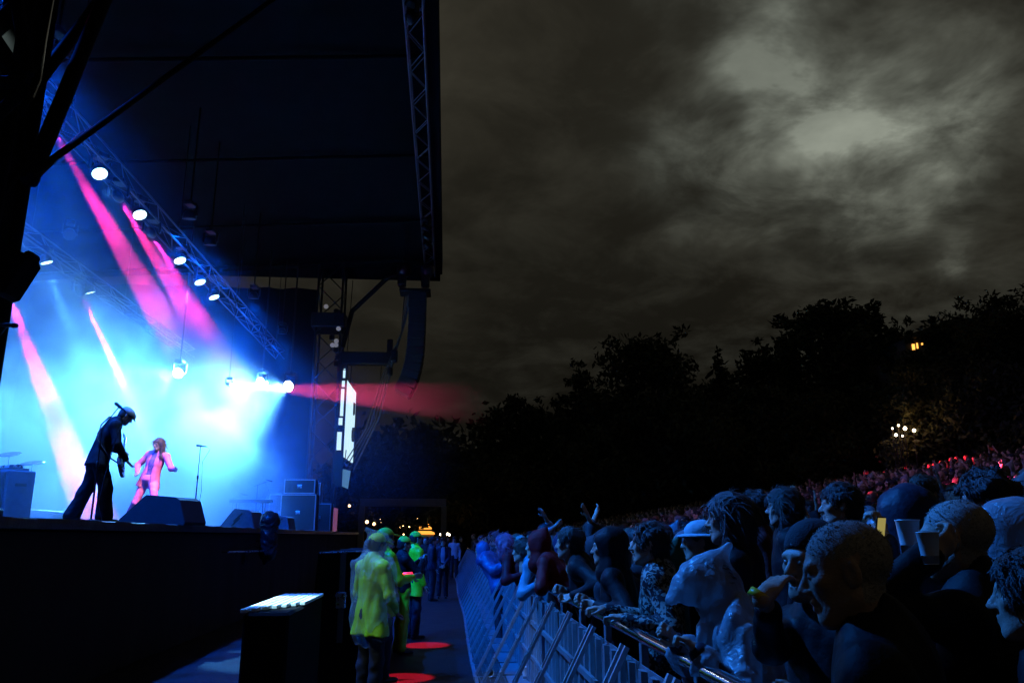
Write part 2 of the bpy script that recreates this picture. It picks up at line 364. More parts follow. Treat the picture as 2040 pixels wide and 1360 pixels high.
# ------------------------------------------------------------------ people: smooth solids polygonised with surface nets
def smin(a, b, k):
    h = np.clip(.5 + .5*(b-a)/k, 0, 1); return b + (a-b)*h - k*h*(1-h)
class Solid:
    def __init__(s): s.ops = []; s.fold = None
    def cap(s, a, b, ra, rb=None, k=.02, sub=False):
        a = np.array(a, np.float32); b = np.array(b, np.float32); rb = ra if rb is None else rb
        m = max(ra, rb); s.ops.append(('c', a, b, ra, rb, k, sub, np.minimum(a,b)-m, np.maximum(a,b)+m)); return s
    def ell(s, c, r, R=None, k=.02, sub=False):
        c = np.array(c, np.float32); r = np.array(r, np.float32); m = float(max(r)) if R is not None else r
        s.ops.append(('e', c, r, None if R is None else np.array(R, np.float32)[:3,:3], k, sub, c-m, c+m)); return s
    def half(s, p, nrm):                              # cut away the side the normal points to
        s.ops.append(('h', np.array(p, np.float32), np.array(nrm, np.float32)/np.linalg.norm(nrm))); return s
    def moved(s, mtx):
        o = Solid(); A = np.array(mtx, np.float32); R = A[:3,:3]; t = A[:3,3]; sc = float(np.linalg.det(R))**(1/3)
        for q in s.ops:
            if q[0] == 'c': o.cap(R@q[1]+t, R@q[2]+t, q[3]*sc, q[4]*sc, q[5]*sc, q[6])
            elif q[0] == 'e': o.ell(R@q[1]+t, q[2]*sc, (R/sc) if q[3] is None else (R/sc)@q[3], q[4]*sc, q[5])
            else: o.half(R@q[1]+t, R@q[2])
        return o
    def mesh(s, h, disp=0, freq=30, seed=0, vert=1.0):
        add = [q for q in s.ops if q[0] != 'h' and not q[6 if q[0] == 'c' else 5]]
        lo = np.min([q[-2] for q in add], 0) - 3*h - disp; hi = np.max([q[-1] for q in add], 0) + 3*h + disp
        n = np.ceil((hi-lo)/h).astype(int)+1
        ax = [lo[i] + h*np.arange(n[i], dtype=np.float32) for i in range(3)]
        Fd = np.full(n, .2, np.float32)
        for q in s.ops:
            if q[0] == 'h':
                X, Y, Z = np.meshgrid(*ax, indexing='ij', sparse=True)
                Fd = np.maximum(Fd, (X-q[1][0])*q[2][0] + (Y-q[1][1])*q[2][1] + (Z-q[1][2])*q[2][2]); continue
            k = q[5] if q[0] == 'c' else q[4]; sub = q[6] if q[0] == 'c' else q[5]
            mg = max(k, 2*h) + .03
            i0 = np.clip(np.floor((q[-2]-mg-lo)/h).astype(int), 0, n-1); i1 = np.clip(np.ceil((q[-1]+mg-lo)/h).astype(int)+1, 1, n)
            if np.any(i1 <= i0): continue
            sl = tuple(slice(i0[i], i1[i]) for i in range(3))
            X, Y, Z = np.meshgrid(*[ax[i][sl[i]] for i in range(3)], indexing='ij')
            if q[0] == 'c':
                a, b, ra, rb = q[1:5]; ab = b-a; L2 = float(ab@ab) + 1e-9
                px, py, pz = X-a[0], Y-a[1], Z-a[2]
                t = np.clip((px*ab[0]+py*ab[1]+pz*ab[2])/L2, 0, 1)
                d = np.sqrt((px-t*ab[0])**2+(py-t*ab[1])**2+(pz-t*ab[2])**2) - (ra+(rb-ra)*t)
            else:
                c, r, R = q[1:4]; px, py, pz = X-c[0], Y-c[1], Z-c[2]
                if R is not None:
                    px, py, pz = (R[0,0]*px+R[1,0]*py+R[2,0]*pz, R[0,1]*px+R[1,1]*py+R[2,1]*pz, R[0,2]*px+R[1,2]*py+R[2,2]*pz)
                k0 = np.sqrt((px/r[0])**2+(py/r[1])**2+(pz/r[2])**2); k1 = np.sqrt((px/r[0]**2)**2+(py/r[1]**2)**2+(pz/r[2]**2)**2)
                d = k0*(k0-1)/np.maximum(k1, 1e-6); d = np.where(k0 < 1e-3, -float(min(r)), d)
            cur = Fd[sl]
            Fd[sl] = -smin(-cur, d, k) if sub else smin(cur, d, k)
        if disp:
            X, Y, Z = np.meshgrid(*ax, indexing='ij', sparse=True); rs = np.random.RandomState(seed); g = 0
            wx = .02*np.sin(Z*freq*.5+rs.rand()*6)+.02*np.sin(X*freq*.7+rs.rand()*6); wz = .025*np.sin(X*freq*.6+Y*freq*.4+rs.rand()*6)
            for i in range(5):
                w = rs.randn(3); w /= np.linalg.norm(w); w[2] *= vert; fq = freq*(.6+.35*i)
                g = g + np.sin((X*w[0]+Y*w[1])*fq + wx*fq + (Z+wz)*w[2]*fq + rs.rand()*6.28)/(1+.35*i)
            Fd = Fd + (disp*.45)*g
        return nets(Fd, lo, h)
def nets(Fd, lo, h):
    n = Fd.shape; s = Fd < 0
    cnt = np.zeros((n[0]-1, n[1]-1, n[2]-1), np.int8)
    offs = [(i,j,k) for i in (0,1) for j in (0,1) for k in (0,1)]
    def sh(A, o): return A[o[0]:n[0]-1+o[0], o[1]:n[1]-1+o[1], o[2]:n[2]-1+o[2]]
    for o in offs: cnt += sh(s, o)
    mask = (cnt > 0) & (cnt < 8); cells = np.argwhere(mask)
    idx = np.full(mask.shape, -1, np.int32); idx[mask] = np.arange(len(cells))
    acc = np.zeros((len(cells), 3), np.float32); num = np.zeros(len(cells), np.float32)
    for o in offs:
        for a in range(3):
            if o[a]: continue
            o2 = list(o); o2[a] = 1
            f0 = Fd[tuple((cells+o).T)]; f1 = Fd[tuple((cells+o2).T)]; m = (f0 < 0) != (f1 < 0)
            t = np.where(m, f0/np.where(np.abs(f0-f1) < 1e-9, 1, f0-f1), 0)
            p = np.array(o, np.float32) + t[:,None]*np.eye(3, dtype=np.float32)[a]
            acc += p*m[:,None]; num += m
    V = lo + h*(cells + acc/np.maximum(num,1)[:,None])
    Q = []
    for a in range(3):
        b, c = (a+1)%3, (a+2)%3
        sl0 = [slice(None)]*3; sl1 = [slice(None)]*3; sl0[a] = slice(0,-1); sl1[a] = slice(1,None)
        s0 = s[tuple(sl0)]; s1 = s[tuple(sl1)]; e = np.argwhere(s0 != s1); e = e[(e[:,b] > 0) & (e[:,c] > 0)]
        e = e[(e[:,b] < n[b]-1) & (e[:,c] < n[c]-1)]
        if not len(e): continue
        fl = s0[tuple(e.T)]
        def cell(db, dc): q = e.copy(); q[:,b] -= db; q[:,c] -= dc; return idx[tuple(q.T)]
        q = np.stack([cell(0,0), cell(1,0), cell(1,1), cell(0,1)], 1); q[~fl] = q[~fl][:,::-1]; Q.append(q)
    return V, np.concatenate(Q)
def solid_mesh(name, parts, m, mats=None):
    """one mesh from several (verts, quads); a part may carry a material index"""
    V = []; Qs = []; mi = []; b = 0
    for p in parts:
        V.append(p[0]); Qs.append(p[1]+b); b += len(p[0]); mi += [p[2] if len(p) > 2 else 0]*len(p[1])
    V = np.concatenate(V); Qs = np.concatenate(Qs).astype(np.int32)
    me = bpy.data.meshes.new(name); me.vertices.add(len(V)); me.vertices.foreach_set('co', V.astype(np.float32).ravel())
    me.loops.add(Qs.size); me.loops.foreach_set('vertex_index', Qs.ravel()); me.polygons.add(len(Qs))
    me.polygons.foreach_set('loop_start', np.arange(0, Qs.size, 4, dtype=np.int32))
    for x in (mats or [m]): me.materials.append(M[x])
    me.polygons.foreach_set('material_index', mi); me.polygons.foreach_set('use_smooth', [True]*len(Qs))
    me.update(calc_edges=True); me.validate(); return me

def head_solid(male=True, open_mouth=False, beard=False):
    s = Solid()
    s.ell((0,-.014,.034), (.076,.097,.086)); s.ell((0,.028,-.028), (.060,.064,.086), k=.03)
    s.ell((0,.066,-.097), (.026,.022,.020), k=.03)
    for x in (-1,1):
        s.cap((x*.052,.0,-.055), (x*.022,.062,-.096), .020, .016, k=.03)
        s.ell((x*.043,.060,-.012), (.022,.020,.018), k=.02)
    s.cap((-.036,.080,.024), (.036,.080,.024), .012, k=.018)
    for x in (-1,1): s.ell((x*.031,.098,.005), (.019,.016,.011), k=.012, sub=True)
    for x in (-1,1): s.ell((x*.031,.0765,.005), (.0125,.0125,.0115), k=.004)
    s.cap((0,.086,.014), (0,.110,-.026), .008, .0125, k=.012)
    for x in (-1,1): s.ell((x*.0125,.098,-.030), (.009,.011,.008), k=.006)
    s.ell((0,.089,-.054), (.025,.012,.0075), k=.006); s.ell((0,.086,-.070), (.021,.012,.0085), k=.006)
    if open_mouth: s.ell((0,.096,-.064), (.014,.02,.009), k=.006, sub=True)
    else: s.cap((-.022,.101,-.0615), (.022,.101,-.0615), .0035, k=.004, sub=True)
    for x in (-1,1):
        R = Euler((0, 0, x*.35)).to_matrix()
        s.ell((x*.078,-.010,-.002), (.010,.021,.033), R, k=.008)
        s.ell((x*.089,-.003,.002), (.009,.010,.017), R, k=.006, sub=True)
    s.cap((0,-.018,-.06), (0,-.03,-.20), .053, .058, k=.03)
    if not male: s.cap((0,-.018,-.06), (0,-.03,-.20), .044, .05, k=.03)
    return s
def hair_solid(kind):
    s = Solid()
    if kind in ('short','crop','curly','long','bob','bun'):
        t = {'short':.016,'crop':.008,'curly':.03,'long':.018,'bob':.024,'bun':.012}[kind]
        s.ell((0,-.020,.040), (.076+t,.099+t,.086+t)); s.ell((0,-.05,-.02), (.066+t*.7,.06+t,.08), k=.03)
        if kind == 'curly':
            r = random.Random(4)
            for i in range(26):
                a = r.uniform(0, 2*PI); e = r.uniform(-.1, 1.4); s.ell((.1*math.cos(a)*math.cos(e), -.02+.12*math.sin(a)*math.cos(e), .045+.11*math.sin(e)), (.03,.03,.03), k=.015)
        if kind in ('long','bob'):
            ln = -.24 if kind == 'long' else -.15
            for x in (-1,1):
                s.cap((x*.082,.0,.03), (x*.088,.012,ln), .026, .024, k=.03); s.cap((x*.07,-.06,.0), (x*.075,-.05,ln-.02), .04, .03, k=.03)
            s.cap((0,-.085,0), (0,-.08,ln-.03), .05, .035, k=.03)
        if kind == 'bun': s.ell((0,-.12,.07), (.04,.04,.04), k=.02)
        s.ell((0,.088,-.035), (.066,.062,.098), k=.012, sub=True)
        if kind in ('long','bob'): s.cap((-.03,.075,.062), (.03,.078,.058), .022, k=.02)
        if kind in ('short','crop','curly','bun'):
            for x in (-1,1): s.ell((x*.095,.02,-.045), (.045,.05,.05), k=.01, sub=True)
    elif kind == 'beard':
        s.ell((0,.058,-.085), (.055,.045,.045)); s.cap((-.06,.01,-.05), (.06,.01,-.05), .025, k=.02)
        s.ell((0,.09,-.062), (.022,.02,.012), k=.006, sub=True)
    return s
def hat_solid(kind):
    s = Solid()
    if kind == 'cap':
        s.ell((0,-.016,.052), (.088,.108,.088)); s.half((0,0,.048), (0,.12,-1)); return s, ('brim', Solid().ell((0,.115,.052), (.070,.085,.010), Euler((-.18,0,0)).to_matrix()).cap((-.05,.07,.052), (.05,.07,.052), .008, k=.01))
    if kind == 'flat':
        s.ell((0,.0,.062), (.098,.125,.072), Euler((-.16,0,0)).to_matrix()); s.half((0,0,.03), (0,.15,-1)); return s, ('brim', Solid().ell((0,.105,.040), (.062,.05,.010), Euler((-.35,0,0)).to_matrix()))
    if kind == 'beanie':
        s.ell((0,-.016,.052), (.086,.106,.095)); s.cap((-.05,-.016,.052), (.05,-.016,.052), .04, k=.03); s.half((0,0,.030), (0,.22,-1)); return s, None
    if kind == 'bucket':
        s.ell((0,-.014,.065), (.092,.108,.075)); s.half((0,0,.045), (0,0,-1)); return s, ('brim', Solid().ell((0,-.012,.038), (.135,.155,.022)).ell((0,-.012,.022), (.12,.14,.022), sub=True, k=.005))
def hood_solid(point=.0):
    s = Solid(); s.ell((0,-.03,.04), (.112,.135,.125)); s.cap((0,-.05,-.05), (0,-.05,-.16), .105, .13, k=.05)
    if point: s.cap((0,-.06,.10), (0,-.10-point*.3,.16+point*.5), .07, .015, k=.05)
    s.ell((0,.075,-.02), (.075,.085,.115), k=.015, sub=True); return s
def hand_solid(pose='relax', right=True):
    """wrist at origin, fingers along -Z, palm faces +Y, thumb on the body side"""
    s = Solid(); x = 1 if right else -1
    s.cap((0,0,.02), (0,0,-.02), .027, .028, k=.02)
    s.ell((0,.002,-.055), (.040,.017,.046), k=.02)
    fx = [-.030,-.010,.010,.029]; ln = [.074,.084,.078,.062]; bend = {'relax':.45,'open':.12,'grip':1.25,'fist':1.6,'point':.3,'peace':.2}[pose]
    for i in range(4):
        b = bend
        if pose == 'peace' and i in (2,3): b = 1.7
        if pose == 'point' and i > 0: b = 1.7
        p = Vector((-x*fx[i]*-1*-1, 0, -.092)); p.x = x*fx[i]*-1; d = Vector((x*fx[i]*-.25*(3 if pose in ('open','peace') else 1), 0, -1)).normalized(); a = 0; q = p - d*.02
        segs = [.45,.32,.25]
        for j in range(3):
            a += b*(.55 if j == 0 else .75); dd = Vector((d.x, math.sin(a), -math.cos(a))).normalized(); e = p + dd*ln[i]*segs[j]
            s.cap(q if j == 0 else p, e, .0095-.0008*j, .0088-.0008*j, k=.006); p = e; q = p
    t0 = Vector((x*.030,.006,-.03)); t1 = Vector((x*.055,.022,-.062)); t2 = Vector((x*.052,.040 if bend > 1 else .030,-.092))
    s.cap(t0, t1, .015, .011, k=.012); s.cap(t1, t2, .0105, .009, k=.006)
    return s
def frame_rot(up, fwd):
    z = Vector(up).normalized(); y = Vector(fwd); y = (y - z*y.dot(z)).normalized(); x = y.cross(z)
    return Matrix((x, y, z)).transposed()
STAND = dict(pelvis=(0,0,.96), waist=(0,.005,1.12), chest=(0,-.005,1.30), neck=(0,-.015,1.50), head=(0,.02,1.655),
    r_sh=(.185,-.01,1.435), r_el=(.25,-.04,1.15), r_wr=(.25,.06,.90), l_sh=(-.185,-.01,1.435), l_el=(-.25,-.04,1.15), l_wr=(-.25,.06,.90),
    r_hip=(.09,0,.93), r_kn=(.10,.02,.50), r_an=(.11,-.02,.09), l_hip=(-.09,0,.93), l_kn=(-.10,.02,.50), l_an=(-.11,-.02,.09))
class Pose(dict):
    def __getattr__(s, k): return Vector(s[k])
def pose(**k): p = dict(STAND); p.update(k); return Pose(p)
def torso(s, P, g, k=.05, hem=None, flare=0):
    def blob(a, b, r, t=.5):
        A, B = Vector(a), Vector(b); s.ell(A.lerp(B, t), [x+g for x in r], frame_rot(B-A, P.get('fwd', (0,1,0))), k=k)
    blob(P.pelvis, P.waist, (.158,.118,.13), .05); blob(P.pelvis, P.chest, (.138,.105,.17), .5); blob(P.waist, P.neck, (.162,.118,.19), .45)
    blob(P.chest, P.neck, (.12,.085,.14), .7)
    s.cap(P.r_sh, P.chest.lerp(P.neck, .75), .058+g, .07+g, k=k); s.cap(P.l_sh, P.chest.lerp(P.neck, .75), .058+g, .07+g, k=k)
    if hem:
        u = (P.pelvis-P.waist).normalized()
        for sx in (-1, 1):
            b = P.pelvis + u*hem + Vector((sx*(.075+flare),0,0))
            s.cap(P.waist+Vector((sx*.05,0,0)), b, .09+g, .095+g+flare, k=k)
def arm(s, P, sd, g, upto=1.0, k=.03):
    a, b, c = P[sd+'_sh'], P[sd+'_el'], P[sd+'_wr']; a, b, c = Vector(a), Vector(b), Vector(c)
    s.cap(a, b, .053+g, .042+g, k=k); s.cap(b, b.lerp(c, upto), .042+g, .030+g*(1.0), k=k)
def leg(s, P, sd, g, cuff=0, k=.04):
    a, b, c = (Vector(P[sd+j]) for j in ('_hip','_kn','_an'))
    s.cap(a, b, .088+g, .058+g, k=k); s.cap(b, c, .058+g, .042+g+cuff, k=k); s.cap(b.lerp(c,.15)+(Vector((0,-.02,0))), b.lerp(c,.5), .05+g, .045+g, k=k)
def strands(vq, Hm, spec, seed):
    """thin tapering locks that fray the outline of a head of hair"""
    n, ln, out = spec; v, q = vq; rs = np.random.RandomState(seed+5); A = np.array(Hm, np.float32)
    q = q[rs.randint(0, len(q), n)]; c = v[q].mean(1) + (rs.rand(n,3)-.5)*.006
    nr = np.cross(v[q[:,1]]-v[q[:,0]], v[q[:,2]]-v[q[:,0]]); nr /= np.linalg.norm(nr, axis=1)[:,None]+1e-9
    down = A[:3,:3]@np.array([0,-.35,-1.0], np.float32); d = down[None,:] + rs.randn(n,3)*.45; d -= nr*(d*nr).sum(1)[:,None]; d /= np.linalg.norm(d, axis=1)[:,None]+1e-9
    d = d + nr*out*rs.rand(n)[:,None]; d /= np.linalg.norm(d, axis=1)[:,None]+1e-9
    L = (ln*(.4+.9*rs.rand(n)))[:,None]; w = np.cross(d, nr); w /= np.linalg.norm(w, axis=1)[:,None]+1e-9; wd = (.0016+.0022*rs.rand(n))[:,None]*(1 if ln > .01 else .45)
    b = c - nr*.004; m = b + d*L*.55 + nr*.004; t = b + d*L - nr*L*.12
    V = np.stack([b-w*wd, b+w*wd, m+w*wd*.8, m-w*wd*.8, t+w*wd*.15, t-w*wd*.15], 1).reshape(-1,3).astype(np.float32); k = np.arange(n)[:,None]*6
    return V, np.concatenate([k+np.array([[0,1,2,3]]), k+np.array([[3,2,4,5]])])
HAND_MESH = {}
def person(label, loc, rz, P=None, head=(0,0,0), top='dark_jacket', legs='trouser_any', skin='skin', hair=None, hair_mat='hair_dark', hat=None, hat_mat='hat_blue',
           hood=None, hood_mat=None, poncho=None, hands=('relax','relax'), hand_dir=(None,None), res=.018, hres=.0075, male=True, scale=1.0, group=None, sleeves=1.0, tg=.016,
           hem=.10, flare=0, fold=.010, open_mouth=False, beard=False, jacket_cut=None, shirt=None, cuff=.015, legg=.014, scalp=None, seed=0, shoes=True, name='person', cat='person', vest=None, lower=True):
    P = P or pose(); o = thing(name, label, cat, loc, rz, group); o.scale = (scale,)*3
    Hm = Matrix.Translation(P.head) @ Euler((head[0], head[1], head[2]), 'ZXY').to_matrix().to_4x4()
    parts = []
    b = Solid(); torso(b, P, -.012)
    for sd in 'rl': arm(b, P, sd, -.004); leg(b, P, sd, -.008) if lower else None
    b.cap(P.neck, P.head, .055, .05, k=.03)
    parts.append(b.mesh(res))
    hs = head_solid(male, open_mouth).moved(Hm); v, q = hs.mesh(hres)
    if scalp:      # shaved head: the scalp above the brow carries the stubble
        inv = np.array(Hm.inverted()); c = v[q].mean(1); lc = c@inv[:3,:3].T + inv[:3,3]
        mi = (lc[:,2] > .035 - .55*np.minimum(lc[:,1]+.02, 0) + .38*np.maximum(lc[:,1]-.02, 0)).astype(int) | ((lc[:,1] < -.02) & (lc[:,2] > -.07) & (np.abs(lc[:,0]) < .074))
        parts.append((v, q[mi == 0], 0)); parts.append((v, q[mi == 1], 1))
    else: parts.append((v, q))
    for i, sd in enumerate('rl'):
        w = Vector(P[sd+'_wr']); e = Vector(P[sd+'_el']); d = hand_dir[i] or ((w-e).normalized(), (0,1,.0) if abs((w-e).normalized().y) < .9 else (0,0,-1))
        R = frame_rot(-Vector(d[0]), d[1]); parts.append(hand_solid(hands[i], sd == 'r').moved(Matrix.Translation(w) @ R.to_4x4()).mesh(max(.006, hres*.8)))
    bo = link('body', solid_mesh('body', parts, skin, [skin, scalp or skin]), o)
    if hres < .0085:
        for x in (-1, 1): MB().lathe([(.0, -.0115), (.008,-.008), (.0115,0), (.008,.008), (0,.0115)], 10, Hm @ T(x*.031, .0785, .0045) @ RX(PI/2)).obj('eye', 'eye_white', o)
    t = Solid(); torso(t, P, tg if not shirt else .006, hem=None if shirt else hem, flare=flare)
    if shirt:
        link('shirt', solid_mesh('shirt', [t.mesh(res, .004, 40, seed)], shirt), o); t = Solid(); torso(t, P, tg, hem=hem, flare=flare)
    for sd in 'rl': arm(t, P, sd, tg*.8, sleeves)
    c = P.neck.lerp(P.head, .30); t.cap(P.neck, c, .072, .066, k=.02); t.cap(c, P.head, .055, .05, k=.008, sub=True)
    if jacket_cut: jacket_cut(t, P)
    arms_low = min(P.r_wr.z, P.l_wr.z, P.r_el.z, P.l_el.z) < (P.pelvis.z-hem+.02) and not shirt
    if not arms_low or shirt: t.half(P.pelvis + (P.pelvis-P.waist).normalized()*hem, (P.pelvis-P.waist)[:] )
    link('jacket', solid_mesh('jacket', [t.mesh(res*.8, fold, 34, seed, .6)], top), o)
    if vest:
        t = Solid(); torso(t, P, tg+.018, hem=hem-.03, flare=flare); t.half(P.neck + Vector((0,0,-.03)), (0,0,1)); link('vest', solid_mesh('vest', [t.mesh(res, .006, 30, seed+3)], vest), o)
    if lower:
        t = Solid(); t.ell(P.pelvis, (.178,.140,.15), k=.05)
        for sd in 'rl': leg(t, P, sd, legg, cuff)
        t.half((0,0,.045), (0,0,-1))
        link('trousers', solid_mesh('trousers', [t.mesh(res, .008, 34, seed+1)], legs), o)
    if shoes and lower:
        for sd in 'rl':
            a = Vector(P[sd+'_an']); f = Vector(P.get(sd+'_toe', (a.x, a.y+.17, .03)))
            sh = Solid().cap(a+Vector((0,0,-.03)), (a.x,a.y-.02,max(a.z-.05,.03)), .045, .04, k=.02).cap((a.x,a.y-.03,a.z-.055), f, .037, .034, k=.02); sh.half((0,0,a.z-.088), (0,0,-1))
            link('shoe', solid_mesh('shoe', [sh.mesh(.014)], 'shoe_black'), o)
    if hair:
        hm = hair_solid(hair).moved(Hm).mesh(max(hres, .007), {'crop':.002,'short':.009,'curly':.010}.get(hair,.008), 75, seed, .35)
        hp_ = [hm]
        if hres < .0105: hp_.append(strands(hm, Hm, {'crop':(700,.012,.9),'short':(1500,.045,.45),'curly':(1500,.04,.9),'long':(1700,.10,.12),'bob':(1500,.08,.15),'bun':(900,.03,.2)}[hair], seed))
        link('hair', solid_mesh('hair', hp_, hair_mat), o)
    elif scalp: link('hair_stubble', solid_mesh('hair_stubble', [strands(parts[2][:2], Hm, (2600,.006,1.2), seed)], 'grey_hair'), o)
    if beard: link('beard', solid_mesh('beard', [hair_solid('beard').moved(Hm).mesh(max(hres,.008), .005, 130, seed)], hair_mat), o)
    if hat:
        a, br = hat_solid(hat); ho = link('hat', solid_mesh('hat', [a.moved(Hm).mesh(max(hres*.9,.007), .002, 60, seed)], hat_mat), o)
        if br: link('brim', solid_mesh('brim', [br[1].moved(Hm).mesh(max(hres*.8,.006))], hat_mat), ho)
    if hood is not None:
        link('hood', solid_mesh('hood', [hood_solid(hood).moved(Hm).mesh(max(hres*1.1,.009), .008, 36, seed)], hood_mat or top), o)
    if poncho:
        pm, ln, w = poncho; t = Solid(); torso(t, P, .045, k=.06)
        for sx in (-1,1): t.cap(P.chest+Vector((sx*.12,0,.05)), (P.pelvis.x+sx*w, P.pelvis.y, ln), .14, .16, k=.1)
        for sd in 'rl': arm(t, P, sd, .04, .75)
        link('poncho', solid_mesh('poncho', [t.mesh(res, .03, 38, seed+7, .35)], pm), o)
        h2 = Solid().ell((0,0,.03), (.115,.15,.125)).cap((0,-.03,-.05), (0,-.03,-.22), .12, .17, k=.06).cap((0,-.06,.09), (0,-.17,.15), .07, .02, k=.05).cap((0,.06,.05), (0,.17,.0), .09, .05, k=.05); h2.ell((0,.15,-.06), (.07,.10,.09), k=.015, sub=True)
        link('poncho_hood', solid_mesh('poncho_hood', [h2.moved(Hm).mesh(.011, .011, 52, seed)], pm), o)
    return o
# ------------------------------------------------------------------ setting: ground, pit floor
LIP_X, DECK_Z = -4.4, 1.98
def gz(x, y=0):
    t = max(0.0, x-2.7); z = .178*(t - 1.4*(1-math.exp(-t/1.4)))
    if t > 58: z = .178*(56.6) + .05*(t-58)
    return z
def build_ground():
    xs = [-900,-400,-150,-60,-25,-10,-4,0,1.5,2.6]+[2.7+.6*i for i in range(1,12)]+[10+2.5*i for i in range(1,24)]+[75,100,150,250,500,900]
    ys = [-60,-20,-5]+[2.5*i for i in range(0,30)]+[80,95,120,160,240,400,800,1600,3000]
    v = [(x, y, gz(x,y) + (0 if x < 3 else .05*math.sin(x*1.7+y*.9)+.04*math.sin(y*1.3))) for x in xs for y in ys]; ny = len(ys)
    f = [(i*ny+j, (i+1)*ny+j, (i+1)*ny+j+1, i*ny+j+1) for i in range(len(xs)-1) for j in range(ny-1)]
    o = MB().add(v, f, True).obj('ground', 'grass'); tag(o, kind='structure')
    pf = MB()
    nx, nyy = 8, 48
    v = [(-4.6+7.0*i/nx, -4+62*j/nyy, .006 + .004*math.sin(i*3.1+j*1.7)) for i in range(nx+1) for j in range(nyy+1)]
    pf.add(v, [(i*(nyy+1)+j, (i+1)*(nyy+1)+j, (i+1)*(nyy+1)+j+1, i*(nyy+1)+j+1) for i in range(nx) for j in range(nyy)], True)
    tag(pf.obj('pavement', 'asphalt'), kind='structure')
build_ground()

# ------------------------------------------------------------------ stage
def build_stage():
    st = thing('stage', 'long black festival stage deck with dark skirt along the pit', 'stage', (LIP_X, 22, 0))
    Y0, Y1 = 2.0, 41.6
    MB().box((-17.6, Y0-22, DECK_Z-.09), (-.012, Y1-22, DECK_Z)).obj('deck', 'deck', st)
    MB().box((-17.6, Y0-22, .004), (-.35, Y1-22, DECK_Z-.094)).obj('substructure', 'drape', st)
    n, rows = 420, 6; v = []
    for j in range(rows+1):
        z = .02 + (DECK_Z-.15)*j/rows; a = .016*(1-.6*j/rows)
        for i in range(n+1):
            y = Y0-22 + (Y1-Y0)*i/n; v.append((-.10 + a*math.sin(y*3.1+1.5*math.sin(y*1.3)) + .3*a*math.sin(y*7.7+2*math.sin(y*.7)), y, z))
    MB().add(v, [(j*(n+1)+i, j*(n+1)+i+1, (j+1)*(n+1)+i+1, (j+1)*(n+1)+i) for j in range(rows) for i in range(n)], True).obj('skirt', 'skirt_cloth', st)
    lip = MB().bbox((-.06, Y0-22, DECK_Z-.105), (0, Y1-22, DECK_Z+.012), .012).obj('lip', 'tape', st)
    r = random.Random(3)
    for i in range(34):                              # torn gaffer tape along the nosing
        y = Y0-22 + 1.15*i + r.uniform(0, .3); L = r.uniform(.3, .95); h = r.uniform(.05, .11); v = []; k = 7
        for a in range(k+1):
            yy = y + L*a/k; v += [(.006, yy, DECK_Z+.014), (.010, yy, DECK_Z+.014-h*r.uniform(.65,1.1))]
        v += [(p[0]-.004, p[1], p[2]) for p in v]
        f = [(2*a, 2*a+1, 2*a+3, 2*a+2) for a in range(k)]
        MB().add(v[:2*(k+1)], f, True).obj('tape_strip', 'tape', st)
    # side and rear masking
    wl = thing('stage_backdrop', 'black drape hung across the rear of the stage', 'drape', (-21.6, 22, DECK_Z))
    n = 160; v = [(.16*math.sin(y*2.4+math.sin(y)), y, z) for z in (0, 12.6) for y in [-20+40*i/n for i in range(n+1)]]
    MB().add(v, [(i, i+1, n+2+i, n+1+i) for i in range(n)], True).obj('cloth', 'drape', wl)
    wg = thing('stage_wing_drape', 'black masking drape closing the far wing of the stage', 'drape', (-13.5, 40.6, DECK_Z))
    v = [(x, .14*math.sin(x*3+math.sin(x*1.4)), z) for z in (0, 12.4) for x in [-7.9+14.4*i/n for i in range(n+1)]]
    MB().add(v, [(i, i+1, n+2+i, n+1+i) for i in range(n)], True).obj('cloth', 'drape', wg)
build_stage()

def box_truss(o, p0, p1, w, step, m='alu_dark', rc=.026, rb=.014, faces='all'):
    """square lattice truss between two points: each chord and each brace is a part"""
    p0, p1 = Vector(p0), Vector(p1); d = p1-p0; L = d.length; Mx = Matrix.Translation(p0) @ d.to_track_quat('Z', 'Y').to_matrix().to_4x4()
    cm = MB().tube((0,0,0), (0,0,L), rc, n=8).mesh('chord', m)
    for x, y in ((-w/2,-w/2),(w/2,-w/2),(w/2,w/2),(-w/2,w/2)): link('chord', cm, o, Mx @ T(x,y,0))
    k = max(1, round(L/step)); s = L/k
    bm = [MB().tube((-w/2,0,0), (w/2,0,s), rb, n=6, cap=False).mesh('brace', m), MB().tube((w/2,0,0), (-w/2,0,s), rb, n=6, cap=False).mesh('brace', m)]
    for fi in range(4):
        for i in range(k): link('brace', bm[(i+fi)%2], o, Mx @ RZ(fi*PI/2) @ T(0, -w/2, i*s))
